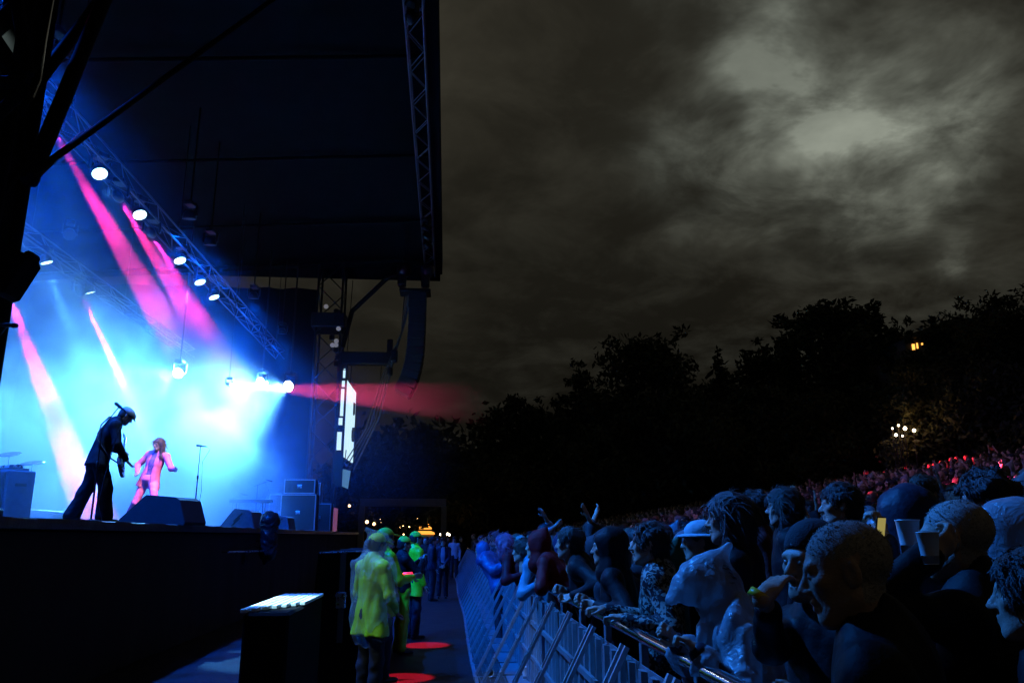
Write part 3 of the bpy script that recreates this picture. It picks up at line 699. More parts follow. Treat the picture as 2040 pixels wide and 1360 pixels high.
def build_roof():
    rf = thing('stage_roof', 'huge black canopy roof over the stage', 'roof', (-11, 20, 0))
    X0, X1, Y0, Y1 = -11.2, 10.45, -30, 18.4; nx, ny = 26, 50
    def zr(x, y): return 15.0 - .012*(X1-x)**1.55 + .05*math.sin(y*2*PI/3.2)*math.sin((x-X0)/(X1-X0)*PI)
    for sgn in (0, .35):
        v = [(X0+(X1-X0)*i/nx, Y0+(Y1-Y0)*j/ny, zr(X0+(X1-X0)*i/nx, Y0+(Y1-Y0)*j/ny)+sgn) for i in range(nx+1) for j in range(ny+1)]
        MB().add(v, [(i*(ny+1)+j, (i+1)*(ny+1)+j, (i+1)*(ny+1)+j+1, i*(ny+1)+j+1) for i in range(nx) for j in range(ny)], True).obj('canopy_sheet', 'canopy', rf)
    MB().box((X1-.02, Y0, 14.62), (X1+.10, Y1, 15.5)).obj('fascia', 'canopy', rf)
    MB().box((X0, Y1-.05, 14.3), (X1, Y1+.12, 15.5)).obj('end_fascia', 'canopy', rf)
    for j, y in enumerate((-24,-18,-12,-6,0,6,12,17)):
        MB().tube((X0, y, zr(X0,y)-.1), (X1-.3, y, zr(X1-.3,y)-.1), .07, n=8).obj('rafter', 'matt_black', rf)
    ft = thing('front_roof_truss', 'long lattice truss running under the front edge of the roof', 'truss', (-1.05, 20, 14.6))
    box_truss(ft, (0, -12, 0), (0, 18, 0), .46, .92, 'alu_paint', .03, .016)
    for i, (x, z, lab) in enumerate(((-8.1, 10.25, 'downstage lighting truss carrying the long row of lamps'), (-12.3, 10.25, 'upstage lighting truss behind the long lamp row'))):
        t = thing('lighting_truss', lab, 'truss', (x, 20, z)); box_truss(t, (0, -13, 0), (0, 18, 0), .4, 1.24, 'alu_dark', .025, .012)
        for y in (-11, -4, 3, 10, 17): MB().tube((0, y, .2), (0, y, 14.1-z), .012, n=6).obj('hanging_cable', 'black_metal', t)
mat('alu_paint', (.30,.29,.32), .4, metal=.6, var=.2, scale=10)
mat('matt_black', (.006,.006,.007), .92, var=.2, scale=9, spec=.08)
build_roof()

# far tower with side screens
def build_towers():
    t = thing('far_roof_tower', 'dark lattice tower carrying the far corner of the roof', 'tower', (-5.75, 37.6, DECK_Z))
    box_truss(t, (0, 0, 0), (0, 0, 12.6), 1.15, 1.15, 'black_metal', .055, .03)
    MB().bbox((-.75,-.75,0), (.75,.75,.14), .03).obj('base_plate', 'black_metal', t)
    sl = MB().bbox((-.8,-.8,0), (.8,.8,.7), .05).obj('sleeve_block', 'black_metal', t, T(0,0,9.4))
    g = MB().bbox((.58,-.25,7.75), (3.0,.25,8.35), .04).obj('outrigger_beam', 'black_metal', t)
    MB().bbox((2.75,-.2,7.8), (3.02,.2,9.0), .03).obj('beam_end_post', 'black_metal', t)
    MB().path([(3.3,0,12.4),(2.6,0,12.1),(1.0,0,10.4),(.62,0,8.6)], .12, 8).obj('knee_brace', 'black_metal', t)
    for k, (x, z0, z1) in enumerate(((1.1, 7.75, 4.8), (.95, 12.0, 8.3), (2.5, 7.75, 5.2))): MB().tube((x,.1,z0), (x-.1,.1,z1), .02, n=6).obj('hoist_chain', 'black_metal', t)
    MB().bbox((.85,-.15,5.3), (1.35,.25,6.0), .1).obj('chain_hoist', 'black_metal', t); MB().bbox((.5,-.3,4.1), (1.6,.3,4.75), .18).obj('chain_bag', 'black_metal', t)
    r = random.Random(5)
    for i in range(9): MB().bbox((-.1,-.1,-.12), (.1,.1,.12), .03).obj('floodlight', 'black_metal', t, T(r.uniform(.2,.7), -.7, r.uniform(7.6,10.4)) @ RZ(r.uniform(-1,1)))
    for i in range(5):
        MB().lathe([(0,0),(.11,0),(.11,.03)], 12).obj('lamp_lens', 'grey_glow', t, T(r.uniform(-.3,.55), -.84, r.uniform(8,10.4)) @ RX(PI/2))
    # near tower, silhouetted at the frame's edge
    b = onY(46, 520, 9.6); t = thing('near_roof_tower', 'massive black roof tower standing close at the stage corner', 'tower', (b.x-.62, 9.75, DECK_Z))
    w = .52
    box_truss(t, (0,0,0), (0,0,12.9), w, .78, 'matt_black', .085, .045)
    MB().bbox((-.5,-.5,0), (.5,.5,.15), .03).obj('base_plate', 'black_metal', t)
    mb = onY(14, 545, 9.2) - t.location
    MB().bbox((-.22,-.22,-.26), (.20,.22,.28), .05, Matrix.Translation(mb) @ RY(.42)).obj('motor_box', 'matt_black', t)
    MB().bbox((.08,-.1,.2), (.2,.1,.34), .03, Matrix.Translation(mb) @ RY(.42)).obj('motor_lug', 'matt_black', t)
    MB().box((-.10,-.2,.16), (.22,.22,12.8)).obj('mast_cladding', 'matt_black', t)
    def strut(nm, a, b_, r): MB().tube(Vector(a)-t.location, Vector(b_)-t.location, r, n=10).obj(nm, 'matt_black', t)
    Yt = 9.5
    strut('raking_strut', onY(58,362,Yt-.2), onY(232,-60,Yt+1.2), .10); strut('raking_strut', onY(-30,300,Yt-.2), onY(225,-30,Yt+1.6), .085)
    strut('guy_tube', onY(60,350,Yt-.3), onY(560,-12,Yt+7), .045); strut('guy_tube', onY(62,362,Yt-.25), onY(165,265,Yt+1.5), .035)
    for a, c in (((-40,70),(52,165)), ((-40,162),(52,165)), ((-40,262),(52,175)), ((30,-20),(56,150)), ((-60,0),(20,120))): strut('cross_brace', onY(*a,Yt-.35), onY(*c,Yt-.35), .075)
    MB().path([onY(108,-10,9.15)-t.location, onY(92,80,9.15)-t.location, onY(80,160,9.15)-t.location, onY(66,195,9.15)-t.location], .012, 6).obj('cable', 'chrome', t)
mat('grey_glow', (.3,.3,.33), .5, emit=(.5,.5,.55), estr=.25)
build_towers()

def panel_from(o, name, corners, m, thick=.06):
    c = [Vector(p) for p in corners]; nrm = (c[1]-c[0]).cross(c[3]-c[0]).normalized()*thick
    v = c + [p+nrm for p in c]
    return MB().add(v, [(0,1,2,3),(7,6,5,4),(0,4,5,1),(1,5,6,2),(2,6,7,3),(3,7,4,0)]).obj(name, m, o)
def build_screen():
    A = onY(684, 750, 34.2); B = onY(707.5, 781, 38.3); ztop = (A.z+B.z)/2; zb = (onY(681,905,34.2).z + onY(704,921,38.3).z)/2
    s = thing('video_screen', 'tall bright white video screen seen almost edge-on beside the tower', 'screen', (A.x, A.y, zb))
    for k, (a, b) in enumerate(((0,.62),(.645,.66+.0),(.675,1))):
        if k == 1: continue
        p, q = A.lerp(B, a), A.lerp(B, b); o = s.location
        panel_from(s, 'led_panel', [(q.x-o.x,q.y-o.y,0),(p.x-o.x,p.y-o.y,0),(p.x-o.x,p.y-o.y,ztop-zb),(q.x-o.x,q.y-o.y,ztop-zb)], 'screen', -.05)
    d = (B-A); o = s.location
    MB().tube((-.14,.0,-1.2), (-.14,.0,ztop-zb+.6), .09, n=8).obj('mast', 'black_metal', s)
    for z in (-.25, ztop-zb+.06): MB().tube((-.1,.05,z), (d.x-.05, d.y+.1, z), .06, n=8).obj('frame_rail', 'black_metal', s)
    s2 = thing('strip_screen', 'narrow broken strip of white light at the side of the tower', 'screen', onY(676,900,33.6))
    z0 = s2.location.z; 
    for (ya, yb, w) in ((737,752,.07),(758,770,.09),(774,828,.10),(832,846,.12),(860,896,.14),(704+30,735,.05)):
        za = onY(676,ya,33.6).z-z0; zb_ = onY(676,yb,33.6).z-z0
        MB().box((-w,0,zb_), (w*.3,.05,za)).obj('light_strip', 'screen', s2, T((za/6)*.10,0,0))
    MB().box((-.16,.06,-1.4), (.16,.12,onY(676,730,33.6).z-z0+.1)).obj('back_frame', 'black_metal', s2)
    p = thing('hanging_panel', 'small dim blue-white panel hanging under the bright screen', 'panel', onY(683,970,35))
    panel_from(p, 'face', [(-.18,0,.1),(.16,.3,-.05),(.24,.3,.72),(-.1,0,.78)], 'panel_dim', .04)
    MB().tube((0,.1,.75), (.05,.1,1.6), .02).obj('hanger', 'black_metal', p)
emis('panel_dim', (.15,.4,.75), .45)
build_screen()

def build_line_array():
    Yp = 36.2; top = onY(833, 578, Yp)
    la = thing('line_array', 'curved black line array of stacked speaker cabinets hanging from the roof', 'speaker array', top)
    hb, dp, wd = .37, .78, 1.15
    cab = MB().bbox((-dp/2, -wd/2, -hb), (dp/2, wd/2, -.015), .02); cm = cab.mesh('cabinet', 'cab_black')
    gm = MB().box((dp/2+.003, -wd/2+.05, -hb+.03), (dp/2+.02, wd/2-.05, -.045)).mesh('grille', 'grille')
    x, z, a = 0.0, -.25, 0.0
    for i in range(13):
        c = link('cabinet', cm, la, T(x,0,z) @ RY(a)); link('grille', gm, c)
        x -= math.sin(a)*hb; z -= math.cos(a)*hb; a += math.radians([0,0,0,.5,1,1,2,3,4,5,6,8,9][i])
    MB().bbox((-.85,-.5,-.2), (.6,.5,-.05), .03).obj('flying_frame', 'black_metal', la)
    for sx in (-.75, .35):
        MB().tube((sx,0,-.05), (sx,0,1.6), .02, n=6).obj('hoist_chain', 'black_metal', la)
        h = MB().bbox((-.2,-.25,0), (.2,.25,.62), .08).obj('chain_hoist', 'black_metal', la, T(sx-.02,0,.15)); MB().lathe([(0,0),(.26,.08),(.34,.3),(.30,.6),(.1,.7)], 12).obj('chain_bag', 'black_metal', la, T(sx+.05,0,.62))
    for k in range(4):
        MB().path([(-.35-.1*k,.1*k,-.2), (-.55-.06*k,.1*k,-1.5-.2*k), (-.9-.05*k,.1*k,-2.8), (-1.25-.12*k,.05*k,-4.4), (-1.55-.2*k,0,-6.0-.2*k), (-2.6-.2*k,0,-8.4)], .028 if k else .045, 6).obj('cable', 'rope', la)
    MB().bbox((-1.15,-.15,-3.5), (-.85,.2,-2.9), .07).obj('cable_junction', 'black_metal', la); MB().bbox((-1.3,-.15,-4.15), (-1.05,.15,-3.75), .07).obj('cable_junction', 'black_metal', la)
build_line_array()

# ------------------------------------------------------------------ crowd barrier
BAR_X = .40
def build_barriers():
    L = 1.05
    b = thing('crowd_barrier', 'x', 'barrier', (BAR_X, 0, 0), 0, 'barrier sections along the pit')
    D, HR = .70, 1.25
    for y in (0, L-.05): MB().box((0, y, .012), (D-.01, y+.045, .052)).obj('base_rail', 'galv', b)
    for x in (0, D-.05): MB().box((x, .047, .014), (x+.045, L-.052, .050)).obj('base_rail', 'galv', b)
    g = MB()
    for i in range(10): g.box((.06+.062*i, .05, .05), (.068+.062*i, L-.055, .062))
    for j in range(14): g.box((.05, .07+.07*j, .053), (D-.05, .078+.07*j, .066))
    tag(g.obj('footplate_grating', 'galv', b), kind='stuff')
    MB().box((.40, .05, .064), (D-.05, L-.055, .072)).obj('tread_plate', 'galv', b)
    # upright sheet with pressed ribs
    MB().box((D-.035, .03, .09), (D-.027, L-.03, HR-.13)).obj('upright_sheet', 'galv', b)
    rm = MB().prism([(0,-.06),(-.03,-.035),(-.03,.035),(0,.06)], HR-.24).mesh('rib', 'galv')
    for y in (.16, .40, .645, .89): link('rib', rm, b, T(D-.0365, y, .095))
    for z in (.42, .80): MB().box((D-.095, .03, z), (D-.067, L-.03, z+.045)).obj('cross_bar', 'galv', b)
    for y in (.0, L-.045): MB().box((D-.024, y, .05), (D+.016, y+.04, HR-.03)).obj('post', 'galv', b)
    MB().tube((D, -.012, HR), (D, L-.012, HR), .034, n=14).obj('top_rail', 'chrome', b)
    hx, hz = D-.11, HR-.12; sm = MB().box((-.014,-.014,0), (.014,.014,math.hypot(hx,hz))).mesh('strut', 'strut_metal'); a = math.atan2(hx, hz)
    for y in (.10, .21): link('strut', sm, b, T(.03, y, .06) @ RY(a))
    for t in (.3, .6): MB().box((.03+t*hx-.02,.10,t*hz+.05), (.03+t*hx+.02,.21,t*hz+.075)).obj('strut_tie', 'galv', b)
    n = 37
    for i in range(n):
        o = b if i == 0 else copy_tree(b)
        o.location = (BAR_X + .02*math.sin(i*.5), 2.55 + i*L, 0)
        o['label'] = ('nearest galvanised barrier section at the lower edge of the picture' if i < 1 else 'galvanised crowd barrier section with slanting twin struts beside the pit')
mat('strut_metal', (.40,.42,.45), .4, metal=.6, var=.15, scale=14)
build_barriers()

# ------------------------------------------------------------------ trees, house, far grounds
def leaf_cloud(blobs, n, size, seed):
    rs = np.random.RandomState(seed); w = np.array([b[3]**2 for b in blobs]); w = w/w.sum(); ch = rs.choice(len(blobs), n, p=w)
    B = np.array([b[:3] for b in blobs])[ch]; R = np.array([b[3] for b in blobs])[ch]
    d = rs.randn(n,3); d /= np.linalg.norm(d, axis=1)[:,None]; rr = R*(rs.rand(n)**.45)*(1+.25*(rs.rand(n)**4)); c = B + d*rr[:,None]*np.array([1,1,.85])
    u = rs.randn(n,3); u /= np.linalg.norm(u, axis=1)[:,None]; t = np.cross(u, rs.randn(n,3)); t /= np.linalg.norm(t, axis=1)[:,None]
    s = (size*(.6+.8*rs.rand(n)))[:,None]
    V = np.stack([c-u*s*.8, c+t*s*.35, c+u*s*.9, c-t*s*.35], 1).reshape(-1,3); Q = np.arange(4*n).reshape(-1,4); return V, Q
def tree(label, x, y, h, w, seed, kind='round', n=6500, lf=.34, m='leaf', group='trees on the dark skyline'):
    r = random.Random(seed); z = gz(x, y); o = thing('tree', label, 'tree', (x, y, z-.1), r.uniform(0,6), group)
    tr = MB(); tr.path([(0,0,0), (.1*r.uniform(-1,1)*h*.1, .02*h, h*.3), (.04*h*r.uniform(-1,1), 0, h*.62), (0,0,h*.9)], [h*.024, h*.019, h*.012, h*.003], 8)
    bl = []
    if kind == 'cone':
        for i in range(46):
            t = (i+.5)/46; rr = w*.5*(1-t)**.8*(.6+.5*r.random()); a = r.uniform(0,2*PI); bl.append((rr*.6*math.cos(a), rr*.6*math.sin(a), h*(.12+.88*t), max(.28*w*(1-t)+.25, .3)))
    else:
        for i in range(34):
            a = r.uniform(0,2*PI); t = r.random(); zc = h*(.30+.62*t); prof = math.sin(PI*min(1, max(.12, (.18+.82*t)*.95)))**.7; rr = w*.5*prof*r.uniform(.35,.98)
            p = (rr*math.cos(a), rr*math.sin(a), zc); bl.append((*p, w*r.uniform(.08,.17)))
            if i % 2 == 0: tr.path([(0,0,h*.25+.3*zc), (p[0]*.5,p[1]*.5,zc*.85), p], [h*.008, h*.005, h*.002], 5)
        for i in range(10):                         # straggling boughs that break the outline
            a = r.uniform(0,2*PI); t = r.uniform(.3,1.0); rr = w*.55*(1.05-.5*t); bl.append((rr*math.cos(a), rr*math.sin(a), h*(.42+.6*t), w*.05))
        bl.append((0,0,h*.5,w*.22)); bl.append((0,0,h*.7,w*.2)); bl.append((0,0,h*.35,w*.25))
    tr.obj('trunk', 'bark', o); V, Q = leaf_cloud(bl, n, lf, seed)
    link('crown', solid_mesh('crown', [(V, Q)], m), o); return o
def tree_at(label, px, top, Y, w, seed, kind='round', **k):
    p = onY(px, top, Y); return tree(label, p.x, p.y, p.z-gz(p.x,p.y)+.1, w, seed, kind, **k)
def build_trees():
    tree_at('feathery round tree low on the skyline right of the roof', 1035, 768, 74, 9, 1)
    tree_at('tall broad tree with ragged boughs near the middle of the skyline', 1262, 668, 66, 14, 2, n=8500)
    tree_at('ragged side tree leaning out from the tall middle tree', 1180, 728, 70, 9, 12)
    tree_at('narrow pointed tree in the dip of the skyline', 1430, 694, 66, 6.5, 3, 'cone', n=5000)
    tree_at('bushy tree joining the narrow and the tallest trees', 1535, 684, 62, 9, 4)
    tree_at('tallest dense tree with lobed crown on the skyline', 1640, 600, 58, 11, 5, n=8500)
    tree_at('second lobed tree pressed against the tallest tree', 1712, 602, 60, 9, 6, n=7500)
    tree_at('pointed conifer with a thin spire left of the lit window', 1778, 636, 56, 6.5, 7, 'cone', n=5500)
    tree_at('dense tree above the lit window on the slope', 1905, 618, 46, 9.5, 8, n=15000, lf=.2)
    tree_at('rounded tree hiding the house roof on the slope', 1868, 640, 47, 5, 31, n=15000, lf=.2)
    tree_at('big dark tree at the right edge of the picture', 2010, 588, 42, 10, 9, n=15000, lf=.2)
    tree_at('huge dark tree cut by the right edge of the picture', 2120, 560, 44, 13, 10, n=15000, lf=.2)
    tree_at('low bushy tree behind the hanging speakers', 822, 838, 66, 8, 13, n=6000)
    tree_at('low rounded tree beyond the end of the pit', 760, 880, 72, 11, 14, n=6000)
    tree_at('low hedge-like tree right of the hanging speakers', 905, 880, 76, 9, 15, n=5000)
    tree_at('low tree under the feathery tree on the skyline', 1100, 815, 78, 9, 16, n=6000)
    tree_at('dark mid-slope tree under the tall middle tree', 1330, 770, 58, 11, 17, n=6000)
    tree_at('dark mid-slope tree under the bushy tree', 1480, 770, 56, 11, 18, n=6000)
    tree_at('wide shrub-like tree behind the far crowd in the middle', 1230, 850, 60, 12, 19, n=6000)
    tree_at('wide shrub-like tree behind the red-lit crowd', 1560, 800, 52, 12, 20, n=15000, lf=.2)
    tree_at('dark slope tree beside the warm lamps', 1700, 760, 50, 9, 21, n=15000, lf=.2)
    tree_at('dark slope tree right of the warm lamps', 1905, 740, 42, 9, 22, n=15000, lf=.2)
    tree_at('dark slope tree low at the right edge', 2030, 740, 38, 9, 23, n=15000, lf=.2)
    tree_at('wide low tree beyond the gantry', 990, 890, 72, 12, 24, n=5500)
    # closed dark wood behind, read as one mass
    rs = random.Random(9); bl = []
    for i in range(150):
        px = rs.uniform(700, 2100); Y = rs.uniform(84, 100); lim = 930 - max(0, px-1000)*.17
        p = onY(px, rs.uniform(lim-60, lim+60), Y); bl.append((p.x, p.y, max(p.z, gz(p.x)+1.5), rs.uniform(2.6,4.4)))
        bl.append((p.x, p.y, gz(p.x)+2.2, 4.0))
    V, Q = leaf_cloud(bl, 26000, .75, 77); o = link('woods', solid_mesh('woods', [(V, Q)], 'leaf')); tag(o, kind='stuff')
build_trees()
def build_far():
    # house on the slope with one lit window
    p = onY(1890, 690, 52); zb = gz(p.x, 52)
    h = thing('house', 'dark house on the slope with a lit window, half hidden by trees', 'house', (p.x, 52, zb))
    top = p.z - zb + .5
    MB().box((-3.2,0,0), (5,6,top)).obj('wall', 'stone', h); MB().prism([(-3.7,0),(5.4,0),(.85,1.6)], 6.8, T(0,6.4,top+.01) @ RX(PI/2)).obj('roof', 'roof_slate', h)
    for px0, px1, y0, y1 in ((1817,1824,685,697),(1826,1830,683,694),(1836,1842,683,687)):
        a = onY(px0,y0,51.94); b = onY(px1,y1,51.94); w = MB().box((a.x-h.location.x,-.05,b.z-zb), (b.x-h.location.x,-.005,a.z-zb)).obj('window', 'window_lit', h)
        MB().box((a.x-h.location.x-.05,-.09,b.z-zb-.09), (b.x-h.location.x+.05,-.004,b.z-zb-.01)).obj('sill', 'stone', w)
    # gantry over the far end of the pit
    a = onY(722, 992, 58); b = onY(885, 992, 58)
    g = thing('entrance_gantry', 'plain grey goalpost gantry far down the pit', 'gantry', (a.x, 58, 0)); w = b.x-a.x
    MB().bbox((-.15,-.2,a.z-.55), (w+.15,.2,a.z-.02), .03).obj('beam', 'gantry_grey', g)
    for x in (0, w): MB().bbox((x-.2,-.2,0), (x+.2,.2,a.z-.553), .03).obj('post', 'gantry_grey', g)
    # festoon bulbs
    for i, (x, y, r) in enumerate(((696,1007,.10),(731,1039,.13),(745,1043,.12),(757,1032,.09),(757,1040,.09),(792,1034,.09),(796,1051,.09),(803,1048,.06),(815,1049,.07),(831,1033,.07),(804,1064,.06),(749,1035,.05))):
        q = onY(x, y, 66); f = thing('festoon_lamp', 'warm round lamp glowing far away under the gantry', 'lamp', (q.x, q.y, 0), 0, 'warm lamps far down the pit')
        MB().lathe([(0,-1),(.6,-.8),(1,0),(.6,.8),(0,1)], 10).obj('bulb', 'warm_bulb', f, T(0,0,q.z) @ Matrix.Scale(r, 4)); MB().tube((0,.05,0), (0,.05,q.z+.25), .025, n=6).obj('pole', 'black_metal', f)
    # lit pavilion
    q = onY(846, 1064, 68); s = 68/1587
    c = thing('fairground_pavilion', 'small tiered pavilion glowing orange far down the pit', 'pavilion', (q.x, 68, 0)); z0 = q.z
    MB().lathe([(.75,0),(.75,z0)], 14).obj('base', 'wood', c)
    for k, (r, z, hh) in enumerate(((.72,0,.28),(.5,.42,.25),(.3,.8,.22))): MB().lathe([(r*1.15,z0+z),(r*1.1,z0+z+hh*.6),(r*.7,z0+z+hh)], 14).obj('lit_tier', 'warm_sign', c)
    for k in range(6): MB().tube((.3*math.cos(k),.3*math.sin(k),z0+1), (.7*math.cos(k*1.4)*.4,.2,z0+1.5+.1*k), .05, n=6).obj('finial_stem', 'warm_sign', c)
    for i, (xa, xb, y) in enumerate(((876,897,1064),)):
        a = onY(xa,y,64); b = onY(xb,y,64); f = thing('lit_counter', 'row of warm bulbs on a low stall beyond the gantry post', 'stall', (a.x,64,0))
        MB().box((0,0,0), (b.x-a.x,.6,a.z-.1)).obj('counter', 'wood', f)
        for k in range(6): MB().lathe([(0,-1),(.8,-.6),(1,0),(.8,.6),(0,1)], 8).obj('bulb', 'white_bulb', f, T((b.x-a.x)*(k+.5)/6, .1, a.z+.05*math.sin(k*2)) @ Matrix.Scale(.09,4))
    # warm lamps up the slope
    for i, (x, y, r) in enumerate(((1790,847,.06),(1803,853,.10),(1821,857,.09),(1785,866,.08),(1798,868,.05),(1778,853,.05))):
        q = onY(x, y, 40); f = thing('slope_lamp', 'small warm lamp on the slope among the trees', 'lamp', (q.x, q.y, gz(q.x)), 0, 'warm lamps on the slope')
        MB().lathe([(0,-1),(.6,-.8),(1,0),(.6,.8),(0,1)], 8).obj('bulb', 'white_bulb', f, T(0,0,q.z-gz(q.x)) @ Matrix.Scale(r,4)); MB().tube((0,.06,0), (0,.06,q.z-gz(q.x)), .03, n=6).obj('pole', 'black_metal', f)
        if i == 1:
            l = bpy.data.lights.new('glow', 'POINT'); l.energy = 60; l.color = (1,.45,.12); l.shadow_soft_size = .3; lo = bpy.data.objects.new('glow', l); COL.objects.link(lo); lo.parent = f; lo.location = (0,-.5,q.z-gz(q.x)+.2)
    q = onY(1803, 872, 41); sh = thing('lit_shrub', 'bush catching orange lamp light on the slope', 'shrub', (q.x, 41, gz(q.x)))
    V, Qd = leaf_cloud([(0,0,q.z-gz(q.x)-.3,.9),(.5,.2,q.z-gz(q.x)+.5,.7),(-.5,0,q.z-gz(q.x)-.8,1.1),(.6,.4,q.z-gz(q.x)+2,.8),(.8,.5,q.z-gz(q.x)+3.4,.9)], 1500, .16, 5); link('foliage', solid_mesh('foliage', [(V,Qd)], 'leaf_pale'), sh); MB().tube((0,0,0),(0,0,q.z-gz(q.x)), .08).obj('stem', 'bark', sh)
build_far()
# ------------------------------------------------------------------ lamps on the trusses and the air they shine through
CYAN, BLUE, PINK, RED, VIOL, ICE = (.08,.40,1), (.0,.10,1), (1,.03,.36), (1,.012,.045), (.42,.25,1), (.55,.95,1)
def spot_in(parent, mtx, col, pw, ang, blend=.15, r=.04, nm='lamp'):
    l = bpy.data.lights.new(nm, 'SPOT'); l.energy = pw; l.color = col; l.spot_size = math.radians(ang); l.spot_blend = blend; l.shadow_soft_size = r
    o = bpy.data.objects.new(nm, l); COL.objects.link(o); o.parent = parent; o.matrix_local = mtx; return o
LM = {}
def lamp_meshes():
    LM['base'] = MB().bbox((-.17,-.13,-.05), (.17,.13,.07), .02).mesh('base', 'black_metal')
    LM['arm'] = MB().bbox((-.025,-.06,-.32), (.025,.06,.0), .015).mesh('yoke_arm', 'black_metal')
    LM['wash'] = MB().lathe([(.0,.17),(.10,.165),(.17,.08),(.19,-.02),(.19,-.09),(.175,-.10),(.172,-.085),(.0,-.083)], 24).mesh('head', 'black_metal')
    LM['beam'] = MB().lathe([(.0,.2),(.09,.19),(.12,.08),(.12,-.1),(.095,-.19),(.088,-.19),(.085,-.175),(0,-.173)], 20).mesh('head', 'black_metal')
    for nm, r, m, z in (('lens_wash',.168,'led_cells',-.088), ('lens_beam',.085,'led_pink',-.178), ('lens_hot',.168,'led_hot',-.088), ('lens_off',.168,'black_plastic',-.088)):
        LM[nm] = MB().lathe([(0,0),(r*.7,-.006),(r,.004)], 24).mesh('lens', m)
lamp_meshes()
def lamp(label, pos, target, kind, lens, col, pw, ang, blend=.3, r=.05, group='lamps hung on the stage trusses', hang=True, s=1.0, drop=0):
    o = thing('stage_lamp', label, 'stage light', pos, 0, group)
    d = Vector(target)-Vector(pos); az = math.atan2(d.y, d.x)
    up = 1 if hang else -1
    b = link('base', LM['base'], o, RZ(az) @ T(0,0,.36*up)); Rz = RZ(az+PI/2)
    for sx in (-1,1): link('yoke_arm', LM['arm'], o, Rz @ T(sx*.215,0,.31*up) @ (Matrix.Identity(4) if hang else RX(PI)))
    H = aim((0,0,0), d); h = link('head', LM['wash' if kind == 'wash' else 'beam'], o, H); o.scale = (s,)*3
    z = -.088 if kind == 'wash' else -.178
    link('lens', LM[lens], h, T(0,0,z))
    if drop: MB().tube((0,0,.40), (0,0,(drop-pos[2])/s), .025, n=8).obj('drop_pole', 'black_metal', o)
    if pw: spot_in(h, T(0,0,z-.05), col, pw, ang, blend, r)
    return o
pxy_ = lambda px, Y: (-(889-px)/1634*Y, Y, DECK_Z)
def build_lamps():
    X1, X2 = -8.1, -12.3
    # magenta beams: (lamp pixel) -> (a point further down the beam)
    for i, (a, b, pw) in enumerate((((101,252),(262,528),520000), ((235,391),(372,614),480000), ((301,463),(428,680),440000))):
        lamp(('magenta beam lamp highest in the row', 'magenta beam lamp between two pale washes', 'magenta beam lamp third along the row')[i], onX(*a, X1), onX(*b, X1-1.6), 'beam', 'lens_beam', PINK, pw*1.3, 4.6, .3)
    for i, (a, b) in enumerate((((158,578),(262,800)), ((-2,540),(95,790)))):
        lamp(('magenta beam lamp on the upstage truss', 'magenta beam lamp cut off by the dark tower')[i], onX(*a, X2), onX(*b, X2+(.3,1.6)[i]), 'beam', 'lens_beam', PINK, (420000, 110000)[i], (4.4, 9)[i], .3)
    for i, (x, y, pw) in enumerate(((197,342,1700),(277,424,1400),(357,515,2200),(397,558,2200),(425,588,1800))):
        lamp('pale cyan wash lamp, number %s down the front row' % ('one','two','three','four','five')[i], onX(x,y,X1), onX(x+84,y+230,X1+1.8), 'wash', 'lens_wash', CYAN, pw*10, 12, .4, .12)
    for i, (x, y) in enumerate(((91,518),(178,578))):
        lamp(('pale cyan wash lamp alone on the upstage truss', 'pale cyan wash lamp next to the upstage magenta beam')[i], onX(x,y,X2), onX(x+72,y+215,X2+1.2), 'wash', 'lens_wash', CYAN, 17000, 13, .5, .12)
    lamp('cyan wash lamp hidden behind the dark tower', onX(62,205,X1), onX(165,470,X1+.4), 'wash', 'lens_wash', CYAN, 5000, 20, .6, .12)
    lamp('unlit lamp head hanging dark on the upstage truss', onX(138,466,X2), onX(120,600,X2+2), 'wash', 'lens_off', CYAN, 0, 10)
    # blazing side lamps
    lamp('round white lamp blazing above the pink singer', onX(357,742,-9.0), (-10.0, 15.0, 2.2), 'wash', 'lens_hot', (.12,.50,1), 18000, 38, .45, .12, drop=13.2)
    lamp('white lamp, inner one of the blazing pair', onX(522,760,-7.4), (-12.8, 18.5, 2.2), 'wash', 'lens_hot', (.12,.50,1), 27000, 60, .7, .12, drop=13.4, s=1.1)
    lamp('white lamp, outer one of the blazing pair', onX(578,768,-6.6), (-13.2, 20.0, 2.4), 'wash', 'lens_hot', (.12,.50,1), 52000, 66, .7, .12, drop=13.5, s=1.35)
    lamp('small magenta beam lamp left of the blazing pair', onX(456,765,-7.4), onX(985,806,1.2), 'beam', 'lens_beam', (1,.06,.20), 330000, 7, .3, s=.55, drop=13.3)
    # added deep blue fill lamps, standing in for ambient glow in the smoke
    for i, y in enumerate((11, 14, 22.1, 24.2, 30, 35.5)):
        lamp('added deep blue fill lamp high over the stage', (-7.55, y, 10.75), (-7.3, y+1.5, 2.0), 'wash', 'lens_off', BLUE, 12000, 112, 1, .15, 'added blue fill lamps above the stage', drop=14.2)
    # lamps aimed at the crowd
    lamp('blue lamp turned out over the front rows', (-4.3, 8.6, 9.2), (4.6, 6.5, 1.0), 'wash', 'lens_off', (.02,.22,1), 9500, 70, .7, .12, 'lamps turned out over the crowd')
    lamp('blue lamp turned down the barrier line', (-4.3, 9.2, 9.2), (1.6, 15.5, .6), 'wash', 'lens_off', (.0,.16,1), 8500, 56, .7, .12, 'lamps turned out over the crowd')
    lamp('violet lamp turned out over the slope', (-1.05, 17.0, 14.0), (14, 26, 4.0), 'wash', 'lens_off', VIOL, 4200, 58, .8, .12, 'lamps turned out over the crowd')
    lamp('red beam lamp raking the crest of the crowd', (-1.05, 30.6, 14.0), onY(1700,930,43), 'beam', 'lens_off', RED, 170000, 6.0, .3, .05, 'lamps turned out over the crowd')
